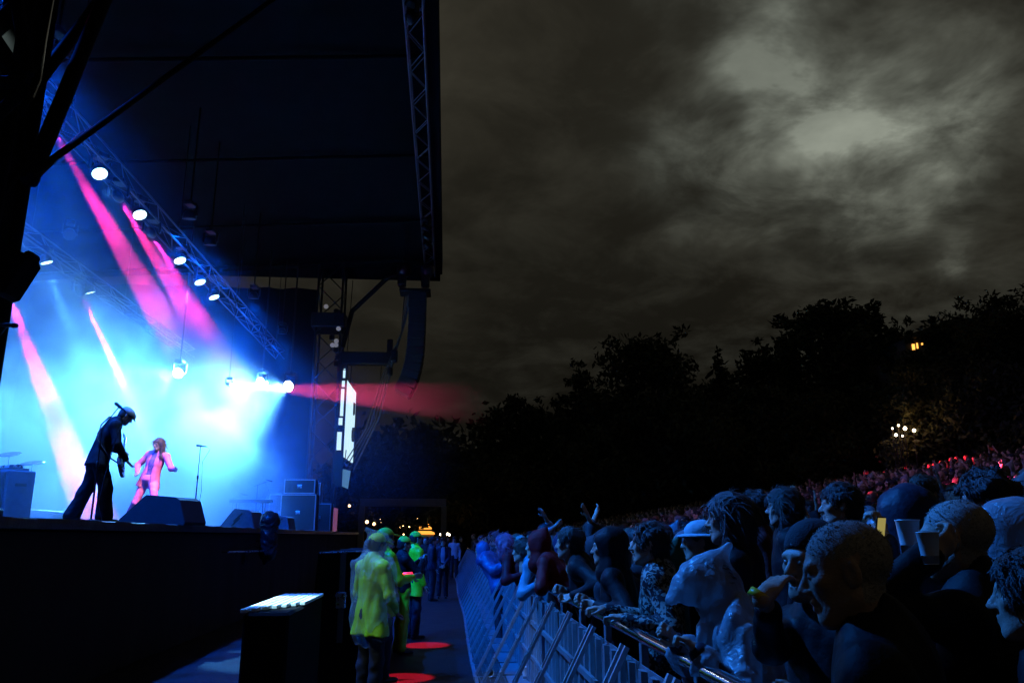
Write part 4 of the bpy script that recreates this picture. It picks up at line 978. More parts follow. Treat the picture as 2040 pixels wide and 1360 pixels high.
    lamp('red beam lamp raking the upper edge of the crowd', (-1.05, 31.6, 14.0), onY(1960,948,38), 'beam', 'lens_off', RED, 150000, 6.0, .3, .05, 'lamps turned out over the crowd')
    lamp('red beam lamp reaching the middle of the crowd', (-1.05, 32.6, 14.0), onY(1480,965,44), 'beam', 'lens_off', RED, 30000, 8.0, .4, .05, 'lamps turned out over the crowd')
    # red pin spots on the wet pit floor
    for i, (x, y, an) in enumerate(((848,1285,3.6),(806,1350,3.4))):
        p = onZ(x, y, 0); lamp(('red pin spot over the pit, farther one','red pin spot over the pit, nearer one')[i], (-.95, p.y+1.0, 14.1), p, 'beam', 'lens_off', RED, 80000, an, .35, .02, 'pin spots under the roof edge')
    # cool key on the stewards
    lamp('cool white lamp turned on the stewards in the pit', (-7.4, 6.0, 9.8), onY(765,1140,9.4), 'beam', 'lens_off', (.75,1,.9), 1000, 12, .6, .05, 'lamps turned on the pit')
    lamp('cool white lamp turned on the second group of stewards', (-7.4, 8.2, 9.8), onY(815,1110,14.5), 'beam', 'lens_off', (.75,1,.9), 1900, 11, .6, .05, 'lamps turned on the pit')
    lamp('pale rose follow lamp turned on the singer', (-1.05, 12.0, 13.9), Vector(pxy_(306, 16.8))+Vector((0,0,1.1)), 'beam', 'lens_off', (1,.70,.84), 22000, 6, .5, .05, 'lamps under the roof edge')
    lamp('added cool rim lamp turned on the bass player', (-1.05, 10.0, 13.9), Vector(pxy_(208, 12.3))+Vector((0,0,1.5)), 'beam', 'lens_off', (.3,.62,1), 2500, 7, .5, .05, 'lamps under the roof edge')  # added rim lamp, lifts the cap and back of the bass player
    lamp('added cool white fill lamp turned on the slatted step', (-7.4, 5.0, 9.8), (-1.45, 7.7, 1.24), 'beam', 'lens_off', (.45,.85,1), 30000, 7, .4, .05, 'lamps turned on the pit')  # added narrow spot that brightens the slats
    # pink glow thrown up into the roof
    lamp('magenta lamp tilted up into the roof', (-8.1, 12.6, 9.8), onX(360,300,-3.0), 'beam', 'lens_off', PINK, 260, 40, .9, .05)
build_lamps()
def volume_mat(name, build):
    m = bpy.data.materials.new(name); m.use_nodes = True; nt = m.node_tree
    for x in list(nt.nodes): nt.nodes.remove(x)
    out = nt.nodes.new('ShaderNodeOutputMaterial'); pv = nt.nodes.new('ShaderNodeVolumePrincipled'); nt.links.new(pv.outputs[0], out.inputs['Volume'])
    build(nt, pv); M[name] = m; return m
def smoke_nodes(nt, pv):
    L = nt.links.new; N = nt.nodes
    pv.inputs['Color'].default_value = (.95,.96,1,1); pv.inputs['Anisotropy'].default_value = .1
    def ma(op, a, b=None):
        m = N.new('ShaderNodeMath'); m.operation = op
        for i, v in enumerate((a, b)):
            if v is None: continue
            if isinstance(v, (int, float)): m.inputs[i].default_value = v
            else: L(v, m.inputs[i])
        return m.outputs[0]
    tc = N.new('ShaderNodeTexCoord')
    def noise(sc, det, dist, off):
        mp = N.new('ShaderNodeMapping'); mp.inputs['Location'].default_value = off; L(tc.outputs['Object'], mp.inputs[0])
        t = N.new('ShaderNodeTexNoise'); t.inputs['Scale'].default_value = sc; t.inputs['Detail'].default_value = det; t.inputs['Distortion'].default_value = dist; L(mp.outputs[0], t.inputs[0]); return t.outputs[0]
    def ramp(x, a, b, c, d):
        m = N.new('ShaderNodeMapRange'); m.interpolation_type = 'SMOOTHSTEP'; L(x, m.inputs[0])
        for i, v in enumerate((a,b,c,d)): m.inputs[i+1].default_value = v
        return m.outputs[0]
    sep = N.new('ShaderNodeSeparateXYZ'); L(tc.outputs['Object'], sep.inputs[0])
    billow = ramp(ma('ADD', noise(.26, 3, 1.2, (2.3, 0, 1)), ma('MULTIPLY', noise(.95, 3, .8, (5, 2, 0)), .34)), .60, .80, 0, 1)
    def blob(c, r):
        s = N.new('ShaderNodeVectorMath'); s.operation = 'SUBTRACT'; L(tc.outputs['Object'], s.inputs[0]); s.inputs[1].default_value = c
        d = N.new('ShaderNodeVectorMath'); d.operation = 'DIVIDE'; L(s.outputs[0], d.inputs[0]); d.inputs[1].default_value = r
        l = N.new('ShaderNodeVectorMath'); l.operation = 'LENGTH'; L(d.outputs[0], l.inputs[0]); return ramp(l.outputs['Value'], 0, 1, 1, 0)
    bank = ma('ADD', ma('MULTIPLY', blob((-9,24,3.2), (6,14,5)), .22), ma('MULTIPLY', blob((-13,24,5), (8,17,8)), .10))
    low = ramp(sep.outputs[2], 2, 10.8, 1, .09)
    edge = ma('MULTIPLY', ramp(sep.outputs[0], -6.4, -4.6, 1, .0), ramp(sep.outputs[1], 35, 40.2, 1, .35))
    d = ma('ADD', ma('MULTIPLY', low, .017), ma('MULTIPLY', bank, ma('ADD', ma('MULTIPLY', billow, 2.3), .06)))
    drift = ma('MULTIPLY', blob((-3.2,27,5.2), (4.8,14,3.6)), .008)
    L(ma('ADD', ma('MULTIPLY', d, edge), drift), pv.inputs['Density'])
volume_mat('smoke', smoke_nodes)
def haze_nodes(nt, pv): pv.inputs['Color'].default_value = (.9,.93,1,1); pv.inputs['Density'].default_value = .0022; pv.inputs['Anisotropy'].default_value = .3
volume_mat('haze', haze_nodes)
M['smoke'].cycles.volume_step_rate = 1.0
o = MB().box((-21.2,2.2,DECK_Z-.3), (2.0,40.2,11.3)).obj('smoke', 'smoke'); tag(o, kind='stuff')

# ------------------------------------------------------------------ things on and in front of the stage
def wedge(label, px, Y, L, h, dp, rz, slots=True):
    x = -(889-px)/1634*Y; o = thing('monitor_wedge', label, 'monitor speaker', (x, Y, DECK_Z+.001), rz, 'floor monitors on the stage edge')
    prof = [(-.5*L,.0),(-.5*L,.05*h),(-.12*L,.93*h),(-.08*L,h),(.33*L,.92*h),(.40*L,.82*h),(.5*L,.10*h),(.49*L,0)]
    MB().prism(prof, dp, T(0,dp/2,0) @ RX(PI/2)).obj('cabinet', 'cab_black' if not slots else 'blue_cab', o)
    a = Vector((-.5*L,0,.05*h)); b = Vector((-.12*L,0,.93*h)); d = (b-a); nrm = Vector((-d.z,0,d.x)).normalized()
    v = [a+d*.06+nrm*.004+Vector((0,s*dp*.45,0)) for s in (-1,1)] + [a+d*.94+nrm*.004+Vector((0,s*dp*.45,0)) for s in (1,-1)]
    MB().add([v[0],v[1],v[2],v[3]]+[p+nrm*.012 for p in v], [(0,1,2,3),(7,6,5,4),(0,4,5,1),(1,5,6,2),(2,6,7,3),(3,7,4,0)]).obj('grille', 'grille', o)
    if slots:
        for k in range(2): MB().box((-.15,-.008,-.022), (.15,.004,.022)).obj('handle_slot', 'black_plastic', o, T(-.02*L+.05*k,-dp/2,h*(.35+.22*k)) @ RY(-.75))
    return o
wedge('largest black monitor wedge, in front of the pink singer', 336, 14.4, 1.32, .50, .62, -.28, False)
wedge('blue-lit monitor wedge with two handle slots', 490, 21.3, .92, .50, .6, -.2)
wedge('small monitor wedge half behind the black bag', 566, 25.6, .72, .44, .55, -.2)

def cables(label, pts, r=.012): tag(MB().path(pts, r, 6).obj('stage_cable', 'rope'), label, 'cable')
def mic_stand(label, base, h, boom, mic_dir, rod=.011, round_base=True, cable=True, name='microphone_stand'):
    o = thing(name, label, 'microphone stand', base)
    if round_base: MB().lathe([(.16,0),(.16,.015),(.10,.035),(.02,.05)], 20).obj('base', 'black_metal', o)
    else:
        for k in range(3): MB().tube((0,0,.14), (.3*math.cos(k*2.1+.4), .3*math.sin(k*2.1+.4), .012), .011).obj('leg', 'black_metal', o)
    MB().tube((0,0,.03), (0,0,h*.62), rod*1.25).obj('lower_tube', 'black_metal', o); MB().tube((0,0,h*.6), (0,0,h), rod*.8).obj('upper_tube', 'black_metal', o)
    MB().lathe([(.012,-.04),(.022,-.03),(.022,.03),(.012,.04)], 12).obj('clutch', 'black_plastic', o, T(0,0,h*.61))
    e = Vector((0,0,h))
    if boom: q = e+Vector(boom); MB().tube(e-Vector(boom)*.3, q, rod*.7).obj('boom', 'black_metal', o); e = q
    d = Vector(mic_dir).normalized(); mt = Matrix.Translation(e) @ d.to_track_quat('Z','Y').to_matrix().to_4x4()
    mo = MB().lathe([(0,-.13),(.010,-.128),(.013,-.10),(.019,.03),(.020,.035)], 14).obj('microphone', 'black_plastic', o, mt)
    MB().lathe([(.019,.034),(.0255,.045),(.0265,.065),(.022,.088),(.010,.099),(0,.101)], 14).obj('mic_grille', 'grille', mo)
    MB().tube((0,0,-.02),(0,0,.02), .024).obj('clip', 'black_plastic', o, mt)
    if cable: MB().path([e-d*.13, e-d*.2+Vector((.01,0,-.05)), e*.8+Vector((.06,.02,0)), Vector((.09,.04,h*.45)), Vector((.05,.05,h*.2)), Vector((.1,.12,.02)), Vector((.5,.5,.01))], .006, 6).obj('lead', 'rope', o)
    return o
pxy = lambda px, Y: (-(889-px)/1634*Y, Y, DECK_Z+.001)
mic_stand('slim microphone stand standing alone right of the pink singer', pxy(398,17.2), 1.66, None, (-1,.1,.12))
mic_stand('microphone stand in front of the bass player', pxy(205,11.55), 1.30, (.20,0,.30), (-.75,.25,.55))
p = onY(20, 646, 8.0); mic_stand('black microphone silhouetted against the beams at the left edge', (p.x-.22, 8.0, DECK_Z+.001), p.z-DECK_Z-.35, (.20,0,.34), (1,0,-.04), cable=False)
for i, (px, Y, h) in enumerate(((515,27,1.45),(470,29,1.1),(556,32,1.5))):
    mic_stand(('thin microphone stand by the keyboard at the far side','low microphone stand in the smoke by the keyboard','microphone stand among the amplifiers at the far side')[i], pxy(px,Y), h, (.35,.1,.15), (1,0,-.3), round_base=False)

def speaker_cab(label, px, Y, w, d, h, rz=0, m='blue_cab', group='cabinets on the stage'):
    o = thing('speaker_cabinet', label, 'speaker cabinet', pxy(px,Y), rz, group)
    MB().bbox((-w/2,-d/2,.03), (w/2,d/2,h), .025).obj('cabinet', m, o)
    MB().box((-w/2+.04,-d/2-.014,.08), (w/2-.04,-d/2-.004,h-.05)).obj('grille', 'grille', o)
    for s in (-1,1): MB().bbox((s*(w/2+.004)-.012,-.1,h*.7), (s*(w/2+.004)+.012,.1,h*.7+.06), .008).obj('handle', 'black_plastic', o)
    for sx in (-1,1):
        for sy in (-1,1): MB().lathe([(.03,0),(.03,.03)], 10).obj('foot', 'black_plastic', o, T(sx*(w/2-.07), sy*(d/2-.07), 0))
    return o
speaker_cab('blue-lit bass cabinet with a dark grille at the left edge of the stage', 45, 14.6, .66, .5, .92, -.55)
o = thing('effects_tray', 'small tray of effects boxes on top of the bass cabinet', 'tray', Vector(pxy(45,14.6))+Vector((0,0,.925)), -.55)
MB().bbox((-.26,-.16,0), (.26,.16,.04), .01).obj('board', 'black_plastic', o)
for k in range(4): MB().bbox((-.05,-.06,.042), (.05,.06,.10), .01).obj('effects_box', ('steel','white_plastic','black_plastic','steel')[k], o, T(-.19+.125*k,.0,0))
# drum kit
def drums():
    Y = 19.0; b = Vector(pxy(8, Y)); o = thing('drum_riser', 'low black riser carrying the drum kit', 'riser', b); MB().bbox((-1.6,-1.3,0), (1.5,1.3,.38), .02).obj('deck', 'deck', o)
    k = thing('drum_kit', 'drum kit with cymbals glinting at the left edge of the stage', 'drum kit', b+Vector((0,0,.382)), -.5)
    def drum(x, y, z, r, h, tilt=0, ax='X'):
        mt = T(x,y,z) @ (RX(tilt) if ax == 'X' else RY(tilt)); d = MB().lathe([(r,0),(r,h)], 24).obj('drum', 'drum_shell', k, mt)
        MB().lathe([(r*1.02,0),(r*1.03,.02),(r*.98,.03),(0,.028)], 24).obj('drum_skin', 'drum_head', d, T(0,0,h)); MB().lathe([(r*1.03,0),(r*1.03,.025)], 24).obj('hoop', 'chrome', d, T(0,0,.02))
        for a in range(6): MB().tube((r*1.03*math.cos(a*1.05),r*1.03*math.sin(a*1.05),.03),(r*1.03*math.cos(a*1.05),r*1.03*math.sin(a*1.05),h), .008, n=6).obj('tension_rod', 'chrome', d)
    drum(0,-.1,.29,.28,.42,PI/2); drum(-.2,.05,.62,.16,.2,.35); drum(.22,.05,.64,.17,.22,.35); drum(.55,.35,.25,.2,.4); drum(-.45,.35,.5,.18,.14)
    for x, y, z, r, tl in ((.62,-.05,1.22,.23,.35),(-.62,.0,1.25,.22,-.3),(-.62,.45,.85,.18,.05),(.85,.35,1.05,.26,.3)):
        MB().lathe([(0,.02),(.05,.016),(r*.6,.006),(r,-.006),(r*.6,.002),(0,.012)], 28).obj('cymbal', 'brass', k, T(x,y,z) @ RX(tl) @ RY(tl*.5)); MB().tube((x,y,0),(x,y,z+.03), .012, n=8).obj('cymbal_stand', 'chrome', k)
        for a in range(3): MB().tube((x,y,.25),(x+.22*math.cos(a*2.1),y+.22*math.sin(a*2.1),.01), .009, n=6).obj('stand_leg', 'chrome', k)
    MB().tube((.3,-.4,0),(.3,-.4,1.3), .01).obj('overhead_stand', 'chrome', k); MB().tube((.3,-.4,1.3),(-.2,0,1.75), .008).obj('overhead_boom', 'chrome', k)
drums()
# backline at the far side
def flight_case(label, px, Y, w, d, h, z=0, rz=0):
    b = Vector(pxy(px,Y)); o = thing('flight_case', label, 'flight case', b+Vector((0,0,z)), rz, 'flight cases at the far side of the stage')
    MB().bbox((-w/2,-d/2,0), (w/2,d/2,h), .015).obj('shell', 'cab_black', o)
    for sx in (-1,1):
        for sy in (-1,1): MB().box((sx*w/2-.018,sy*d/2-.018,.01), (sx*w/2+.018,sy*d/2+.018,h-.01)).obj('edge_trim', 'alu', o, T(0,0,0))
    for zz in (.012, h-.05): MB().box((-w/2+.02,-d/2-.012,zz), (w/2-.02,-d/2-.003,zz+.035)).obj('edge_trim', 'alu', o)
    MB().bbox((-.08,-d/2-.03,h*.5-.06), (.08,-d/2-.004,h*.5+.06), .01).obj('latch_plate', 'steel', o)
for i, a in enumerate(((600,31,1.25,.8,1.35,0),(600,31,1.1,.7,.55,1.352),(566,34,.9,.8,1.5,0),(640,33,.9,.7,1.1,0),(612,36,1.2,.7,2.1,0))):
    flight_case(('large black flight case under the wing drape, lower of two','short flight case stacked on the large one','upright flight case in the smoke','flight case beside the far tower base','tallest flight case at the back of the wing')[i], a[0], a[1], *a[2:])
k = thing('keyboard', 'keyboard on a stand catching blue light at the far side', 'keyboard', Vector(pxy(505,26.5))+Vector((0,0,.86)), .15)
MB().bbox((-.65,-.17,0), (.65,.17,.1), .015).obj('case', 'cab_black', k)
km = MB().box((-.011,-.07,0), (.011,.07,.015)).mesh('key', 'white_plastic')
for i in range(44): link('key', km, k, T(-.6+.0275*i,-.085,.1015))
MB().box((-.62,.04,.101), (.3,.15,.106)).obj('control_panel', 'steel', k)
ks = thing('keyboard_stand', 'crossed black stand under the keyboard', 'stand', pxy(505,26.5), .15)
for sx in (-.4,.4):
    for s in (-1,1): MB().tube((sx+.02*s,-.25*s,.02),(sx+.02*s,.25*s,.85), .02).obj('leg', 'black_metal', ks)
sp = thing('set_list_paper', 'loose pale paper lying on the stage floor behind the bass player', 'paper', pxy(128,15.6))
MB().add([(-.16,-.1,.004),(.1,-.14,.02),(.16,.08,.006),(.02,.1,.07),(-.1,.12,.03)], [(0,1,2,3,4)]).obj('sheet', 'white_plastic', sp)
emis('amber_panel', (1,.25,.08), .16)
fl = thing('floor_light_panel', 'small orange-lit panel at the foot of the far tower', 'panel', (onY(657,1050,36).x, 36, DECK_Z+.001)); panel_from(fl, 'face', [(-.25,0,0),(.3,0,0),(.3,.1,1.0),(.1,.1,1.05)], 'amber_panel', .04)

# bagged lamp on the stage front, bar, pit boards and covered bass bins
b = onX(536, 1064, LIP_X+.28); o = thing('bagged_lamp', 'stage-edge lamp wrapped in a shiny black bag', 'lamp', (b.x, b.y, 1.2))
s = Solid().ell((0,0,.98), (.2,.2,.2)).cap((0,0,.9),(0,0,.25), .2,.19,k=.08).cap((-.05,0,.2),(-.05,0,.02), .12,.06,k=.06)
mat('bin_bag', (.01,.01,.011), .22, var=.2, scale=20, bump=.7, bscale=24)
link('bag', solid_mesh('bag', [s.mesh(.018,.02,30,3)], 'bin_bag'), o)
MB().tube((-.28,0,.5),(.0,0,.5), .03).obj('bracket', 'black_metal', o)
for kk in range(3): MB().path([(-.1,.0,.2+.05*kk),(-.3,-.15,.28+.06*kk),(-.42,-.45,.2+.05*kk),(-.34,-.75,.05*kk)], .014, 6).obj('lead', 'black_plastic', o)
a = onX(455,1099,LIP_X+.2); c = onX(533,1097,LIP_X+.2); o = thing('steel_bar', 'short bright bar fixed to the front of the stage skirt', 'bar', a); MB().tube((0,0,0), c-a, .018, n=10).obj('tube', 'steel', o); 
for t in (.1,.9): MB().tube((c-a)*t, (c-a)*t+Vector((-.22,0,0)), .012).obj('bracket', 'black_metal', o)
# pale slatted step in the pit
def step():
    z = 1.24; x0, x1, y0, y1 = -1.62, -1.22, 6.8, 8.6
    o = thing('slatted_step', 'bright slatted step in the pit in front of the stage', 'step', ((x0+x1)/2, (y0+y1)/2, 0)); w, l = (x1-x0)/2, (y1-y0)/2
    MB().bbox((-w+.02,-l+.02,.01), (w-.02,l-.02,z-.034), .02).obj('box_frame', 'matt_black', o)
    for i in range(7): a = -w + i*.057; MB().bbox((a,-l+.12*i,z-.03), (a+.045,l,z), .004).obj('slat', 'board_white', o)
step()
def bins():
    zt = 1.62; A = onZ(634,1141,zt); B = onZ(722,1107,zt); x0 = -1.56; x1 = -1.02; y0 = onX(722,1200,x1).y; 
    o = thing('covered_bass_bin', 'black cloth-covered bass bin stack held by a ratchet strap in the pit', 'speaker stack', ((x0+x1)/2, y0+1.5, 0)); w = x1-x0
    MB().bbox((-w/2,-1.5,0), (w/2,2.6,zt-.03), .05).obj('bin_stack', 'cab_black', o)
    n = 40; v = []; f = []
    pts = [(-w/2-.03,.0),(-w/2-.03,zt-.02),(w/2+.03,zt),(w/2+.03,0)]
    prof = []
    for (a, b), (c, d) in zip(pts, pts[1:]): prof += [(a+(c-a)*t/8, b+(d-b)*t/8) for t in range(8)]
    prof.append(pts[-1]); 
    for j in range(n+1):
        y = -1.54+4.2*j/n
        for i, (x, z) in enumerate(prof): v.append((x+.02*math.sin(y*7+z*3), y, max(.005, z+.012*math.sin(y*5+x*9))))
    m = len(prof); f = [(j*m+i, (j+1)*m+i, (j+1)*m+i+1, j*m+i+1) for j in range(n) for i in range(m-1)]
    MB().add(v, f, True).obj('cover', 'drape', o)
    MB().box((-w/2-.02,-1.56,.01),(w/2+.02,-1.543,zt-.04)).obj('front_cover', 'drape', o)
    st = MB(); xs = .02
    st.box((xs-.035,-1.585,.55),(xs+.035,-1.579,zt-.02)); so = st.obj('strap', 'strap', o)
    MB().bbox((xs-.06,-1.64,.95),(xs+.06,-1.588,1.14), .01).obj('ratchet', 'steel', so); MB().tube((xs-.07,-1.62,1.1),(xs+.07,-1.62,1.1), .012).obj('ratchet_axle', 'steel', so)
    MB().box((xs-.03,-1.60,.72),(xs+.03,-1.592,.93)).obj('strap_tail', 'strap', so)
    MB().tube((-w/2,-1.57,zt-.02),(w/2+.02,-1.57,zt+.0), .012).obj('edge_piping', 'steel', o)
bins()
# litter: cups on the barrier footplates
def cup(label, loc, rot=None, s=1.0):
    o = thing('plastic_cup', label, 'cup', loc, 0, 'white plastic cups'); mt = rot or Matrix.Identity(4)
    MB().lathe([(.028,0),(.031,.03),(.040,.115),(.0425,.117),(.0425,.12),(.038,.118),(.029,.004),(0,.004)], 20).obj('wall', 'white_plastic', o, mt @ Matrix.Scale(s,4)); return o
p = onZ(1048,1352,.075); cup('upright white cup standing on a barrier footplate', (p.x, p.y, .075), s=1.25)
p = onZ(975,1345,.075); cup('tipped cup lying on a barrier footplate', (p.x, p.y, .12), RX(1.5) @ RZ(.4), 1.2)
# ------------------------------------------------------------------ people
def ik(P, sd, wr, pole=None, L1=.30, L2=.27):
    s = Vector(P[sd+'_sh']); w = Vector(wr); d = w-s
    if d.length > (L1+L2)*.985: w = s + d.normalized()*(L1+L2)*.985; d = w-s
    a = (L1**2 - L2**2 + d.length**2)/(2*d.length); h = math.sqrt(max(L1**2-a**2, 0)); u = d.normalized()
    pl = Vector(pole or ((.6 if sd == 'r' else -.6), -.2, -1)); pl = (pl - u*pl.dot(u)).normalized()
    P[sd+'_el'] = tuple(s + u*a + pl*h); P[sd+'_wr'] = tuple(w); return P
def lean(P, a, k=1.0):
    """bend the upper body forward by angle a about the hips"""
    c = Vector(P['pelvis'])
    for n in ('waist','chest','neck','head','r_sh','l_sh','r_el','l_el','r_wr','l_wr'):
        v = Vector(P[n])-c; P[n] = tuple(c + Matrix.Rotation(-a, 3, 'X') @ v)
    return P
def to_local(pt, loc, rz, sc): return (Matrix.Rotation(-rz, 3, 'Z') @ (Vector(pt)-Vector(loc)))/sc
def hero(label, px, py, Y, rz, lean_a=0, wr=None, head=(0,0,0), sc=None, pole=None, **k):
    """a spectator whose head stands on the sight line (px, py) at distance Y"""
    rz = math.radians(rz); hp = onY(px, py, Y); P = lean(pose(), lean_a); hl = Vector(P['head'])
    if k.get('rail_lean', True) and wr and any(not isinstance(t[0], int) for t in wr.values()):      # hips stay behind the rail, the body leans over it
        while lean_a < .62 and hp.x + hl.y*math.sin(rz) < RAILX+.21: lean_a += .03; P = lean(pose(), lean_a); hl = Vector(P['head'])
    k.pop('rail_lean', None)
    base = Vector((hp.x, hp.y, 0)); g = gz(base.x); s = sc or min(1.1, max(.88, (hp.z-g)/hl.z))
    off = Matrix.Rotation(rz, 3, 'Z') @ Vector((hl.x, hl.y, 0))*s; loc = Vector((hp.x-off.x, hp.y-off.y, 0)); loc.z = hp.z - hl.z*s
    if abs(loc.z-gz(loc.x)) > .35: loc.z = gz(loc.x)
    for sd, t in (wr or {}).items():
        w = to_local(t if len(t) == 3 and not isinstance(t[0], int) else onY(*t), loc, rz, s); ik(P, sd, w, (pole or {}).get(sd))
    return person(label, loc, rz, P, head=head, scale=s, group=k.pop('group', 'spectators along the barrier'), **k)
RAILX, RAILZ = BAR_X+.70, 1.285
def rail(Y): return (RAILX-.01, Y, RAILZ+.03)

# --- on stage
def cut_open(t, P):
    a = P.neck + Vector((0,.10,-.02)); b = P.waist + Vector((0,.15,-.03)); c = P.pelvis + Vector((0,.17,-.14)); t.cap(a, b, .05, .07, k=.01, sub=True); t.cap(b, c, .07, .11, k=.01, sub=True)
def singer():
    P = pose(pelvis=(-.02,.02,.93), waist=(-.06,.03,1.09), chest=(-.11,.0,1.27), neck=(-.14,.0,1.47), head=(-.165,.06,1.62),
        r_sh=(.06,.0,1.43), l_sh=(-.33,.0,1.38), r_hip=(.07,.02,.90), l_hip=(-.11,.02,.90), r_kn=(.17,.12,.47), r_an=(.46,-.05,.09), l_kn=(-.30,.22,.52), l_an=(-.34,-.08,.09))
    ik(P, 'r', (.13,.22,1.06), (1,-.35,-.3)); ik(P, 'l', (-.70,.24,1.10), (.1,-.5,-1))
    P['r_toe'] = (.56,.10,.03); P['l_toe'] = (-.40,.09,.03)
    x, y, z = pxy(306, 16.8)
    return person('singer in a pink suit with long dark hair in mid-stride on stage', (x, y, DECK_Z+.002), PI-.25, P, head=(-.05,.06,-.30), top='pink_suit', legs='pink_suit', shirt='paisley_shirt',
        jacket_cut=cut_open, hair='long', hair_mat='hair_brown', hands=('relax','open'), open_mouth=True, hem=.17, flare=.03, fold=.004, tg=.020, res=.013, hres=.007, legg=.008, cuff=.018, name='person')
singer()
def bassist():
    P = pose(pelvis=(0,.0,.95), waist=(0,.02,1.10), chest=(0,.08,1.29), neck=(0,.18,1.49), head=(0,.31,1.585), r_sh=(.19,.15,1.41), l_sh=(-.19,.15,1.41),
        r_kn=(.11,.13,.50), r_an=(.12,.15,.09), l_kn=(-.12,-.08,.52), l_an=(-.13,-.24,.10), fwd=(0,1,.3))
    ik(P, 'r', (.20,.34,.93), (.9,-.6,-.3)); ik(P, 'l', (-.36,.34,1.10), (-.6,-.2,-1))
    x, y, z = pxy(205, 12.3)
    o = person('bass player in a black suit and pale cap bending over his guitar', (x, y, DECK_Z+.002), -1.05, P, head=(-.62,0,0), top='black_suit', legs='black_suit', hair='crop', hat='flat', hat_mat='cream_cap',
        hands=('relax','grip'), hem=.13, flare=.035, fold=.006, tg=.022, res=.013, hres=.007, legg=.030, cuff=.045, scale=1.0)
    g = thing('bass_guitar', 'glossy bass guitar slung at the hip of the player in black', 'bass guitar', (x, y, DECK_Z+.002), -1.05)
    u = Vector((-.88,.12,.46)).normalized(); nrm = Vector((.55,.85,.1)); nrm = (nrm-u*nrm.dot(u)).normalized(); v = nrm.cross(u)
    mt = Matrix.Translation((.16,.27,.84)) @ Matrix((u, v, nrm)).transposed().to_4x4()
    body = [(-.24,-.08),(-.27,.02),(-.24,.11),(-.14,.165),(-.02,.14),(.05,.12),(.14,.16),(.22,.17),(.20,.12),(.12,.06),(.12,-.05),(.18,-.10),(.17,-.14),(.08,-.15),(-.02,-.13),(-.12,-.155)]
    MB().prism(body, .042, mt).obj('body', 'bass_red', g); nk = MB().box((.10,-.028,.034), (.95,.028,.058), mt).obj('neck', 'fretboard', g)
    MB().prism([(.95,-.03),(1.0,-.05),(1.14,-.06),(1.17,-.01),(1.12,.04),(.95,.03)], .018, mt @ T(0,0,.036)).obj('headstock', 'wood', g)
    MB().prism([(-.10,-.09),(.06,-.10),(.08,.0),(.02,.08),(-.08,.06)], .004, mt @ T(0,0,.043)).obj('scratchplate', 'white_plastic', g)
    for a in (-.05,.04): MB().bbox((a-.02,-.045,.048),(a+.02,.045,.062), .004, mt).obj('pickup', 'black_plastic', g)
    MB().box((-.2,-.04,.043),(-.15,.04,.06), mt).obj('bridge', 'chrome', g)
    for s in range(4): MB().tube(mt @ Vector((-.17,-.022+.015*s,.068)), mt @ Vector((1.08,-.018+.012*s,.064)), .0016, n=4).obj('string', 'chrome', g)
    for a in range(4): MB().tube(mt @ Vector((1.0+.035*a,.03,.04)), mt @ Vector((1.0+.035*a,.075,.04)), .007, n=6).obj('tuner', 'chrome', g)
    MB().path([Vector((-.12,.27,1.05)), Vector((-.15,.27,1.3)), Vector((-.12,.21,1.53)), Vector((0,.08,1.565)), Vector((.1,-.03,1.42)), Vector((.17,-.07,1.2)), Vector((.22,.1,.95)), Vector((.2,.25,.86))], .012, 6).obj('strap', 'black_plastic', g)
bassist()

# --- stewards and crew in the pit
def pit(label, px, Y, rz, sc=1.0, dy=0, **k):
    x = -(889-px)/1634*Y; P = k.pop('P', None) or pose()
    return person(label, (x, Y, .012), math.radians(rz), P, scale=sc, group='stewards and crew in the pit', **k)
P = pose(head=(0,.05,1.65)); ik(P, 'r', (.16,.20,.98)); ik(P, 'l', (-.16,.20,.98))
pit('steward in a clear rain poncho over a yellow jacket, nearest in the pit', 748, 9.2, -48, 1.02, P=P, head=(-.12,0,0), top='hivis', hat='cap', hat_mat='hivis_cap', hair='crop', poncho=('poncho_clear', .78, .06), hem=.22, flare=.03, res=.015)
P = pose(); ik(P, 'r', (.16,.32,1.2)); ik(P, 'l', (-.16,.32,1.2))
pit('steward with a yellow cap just behind the clear poncho', 768, 10.9, -60, 1.06, P=P, top='hivis', hat='cap', hat_mat='hivis_cap', hair='crop', hem=.2, flare=.03)
P = pose(); ik(P, 'r', (.10,.30,1.42)); ik(P, 'l', (-.10,.30,1.40))
pit('steward in a black jacket and yellow cap with hands at the chin', 805, 13.4, -70, 1.0, P=P, top='dark_jacket', hat='cap', hat_mat='hivis_cap', hair='crop', hands=('fist','fist'), legs='hivis', hem=.03, head=(-.15,0,0))
pit('steward in a yellow jacket and yellow cap, farthest of the four', 828, 15.3, -62, 1.05, top='hivis', hat='cap', hat_mat='hivis_cap', hair='crop', hem=.26, flare=.02, vest=None)
P = pose(); ik(P, 'r', (.06,.20,.98)); ik(P, 'l', (-.06,.20,.98))
pit('person with hands clasped and a lanyard facing along the pit', 883, 25, 178, .98, P=P, top='navy_jacket', hair='short', shirt='pale_shirt', jacket_cut=cut_open, hem=.15)
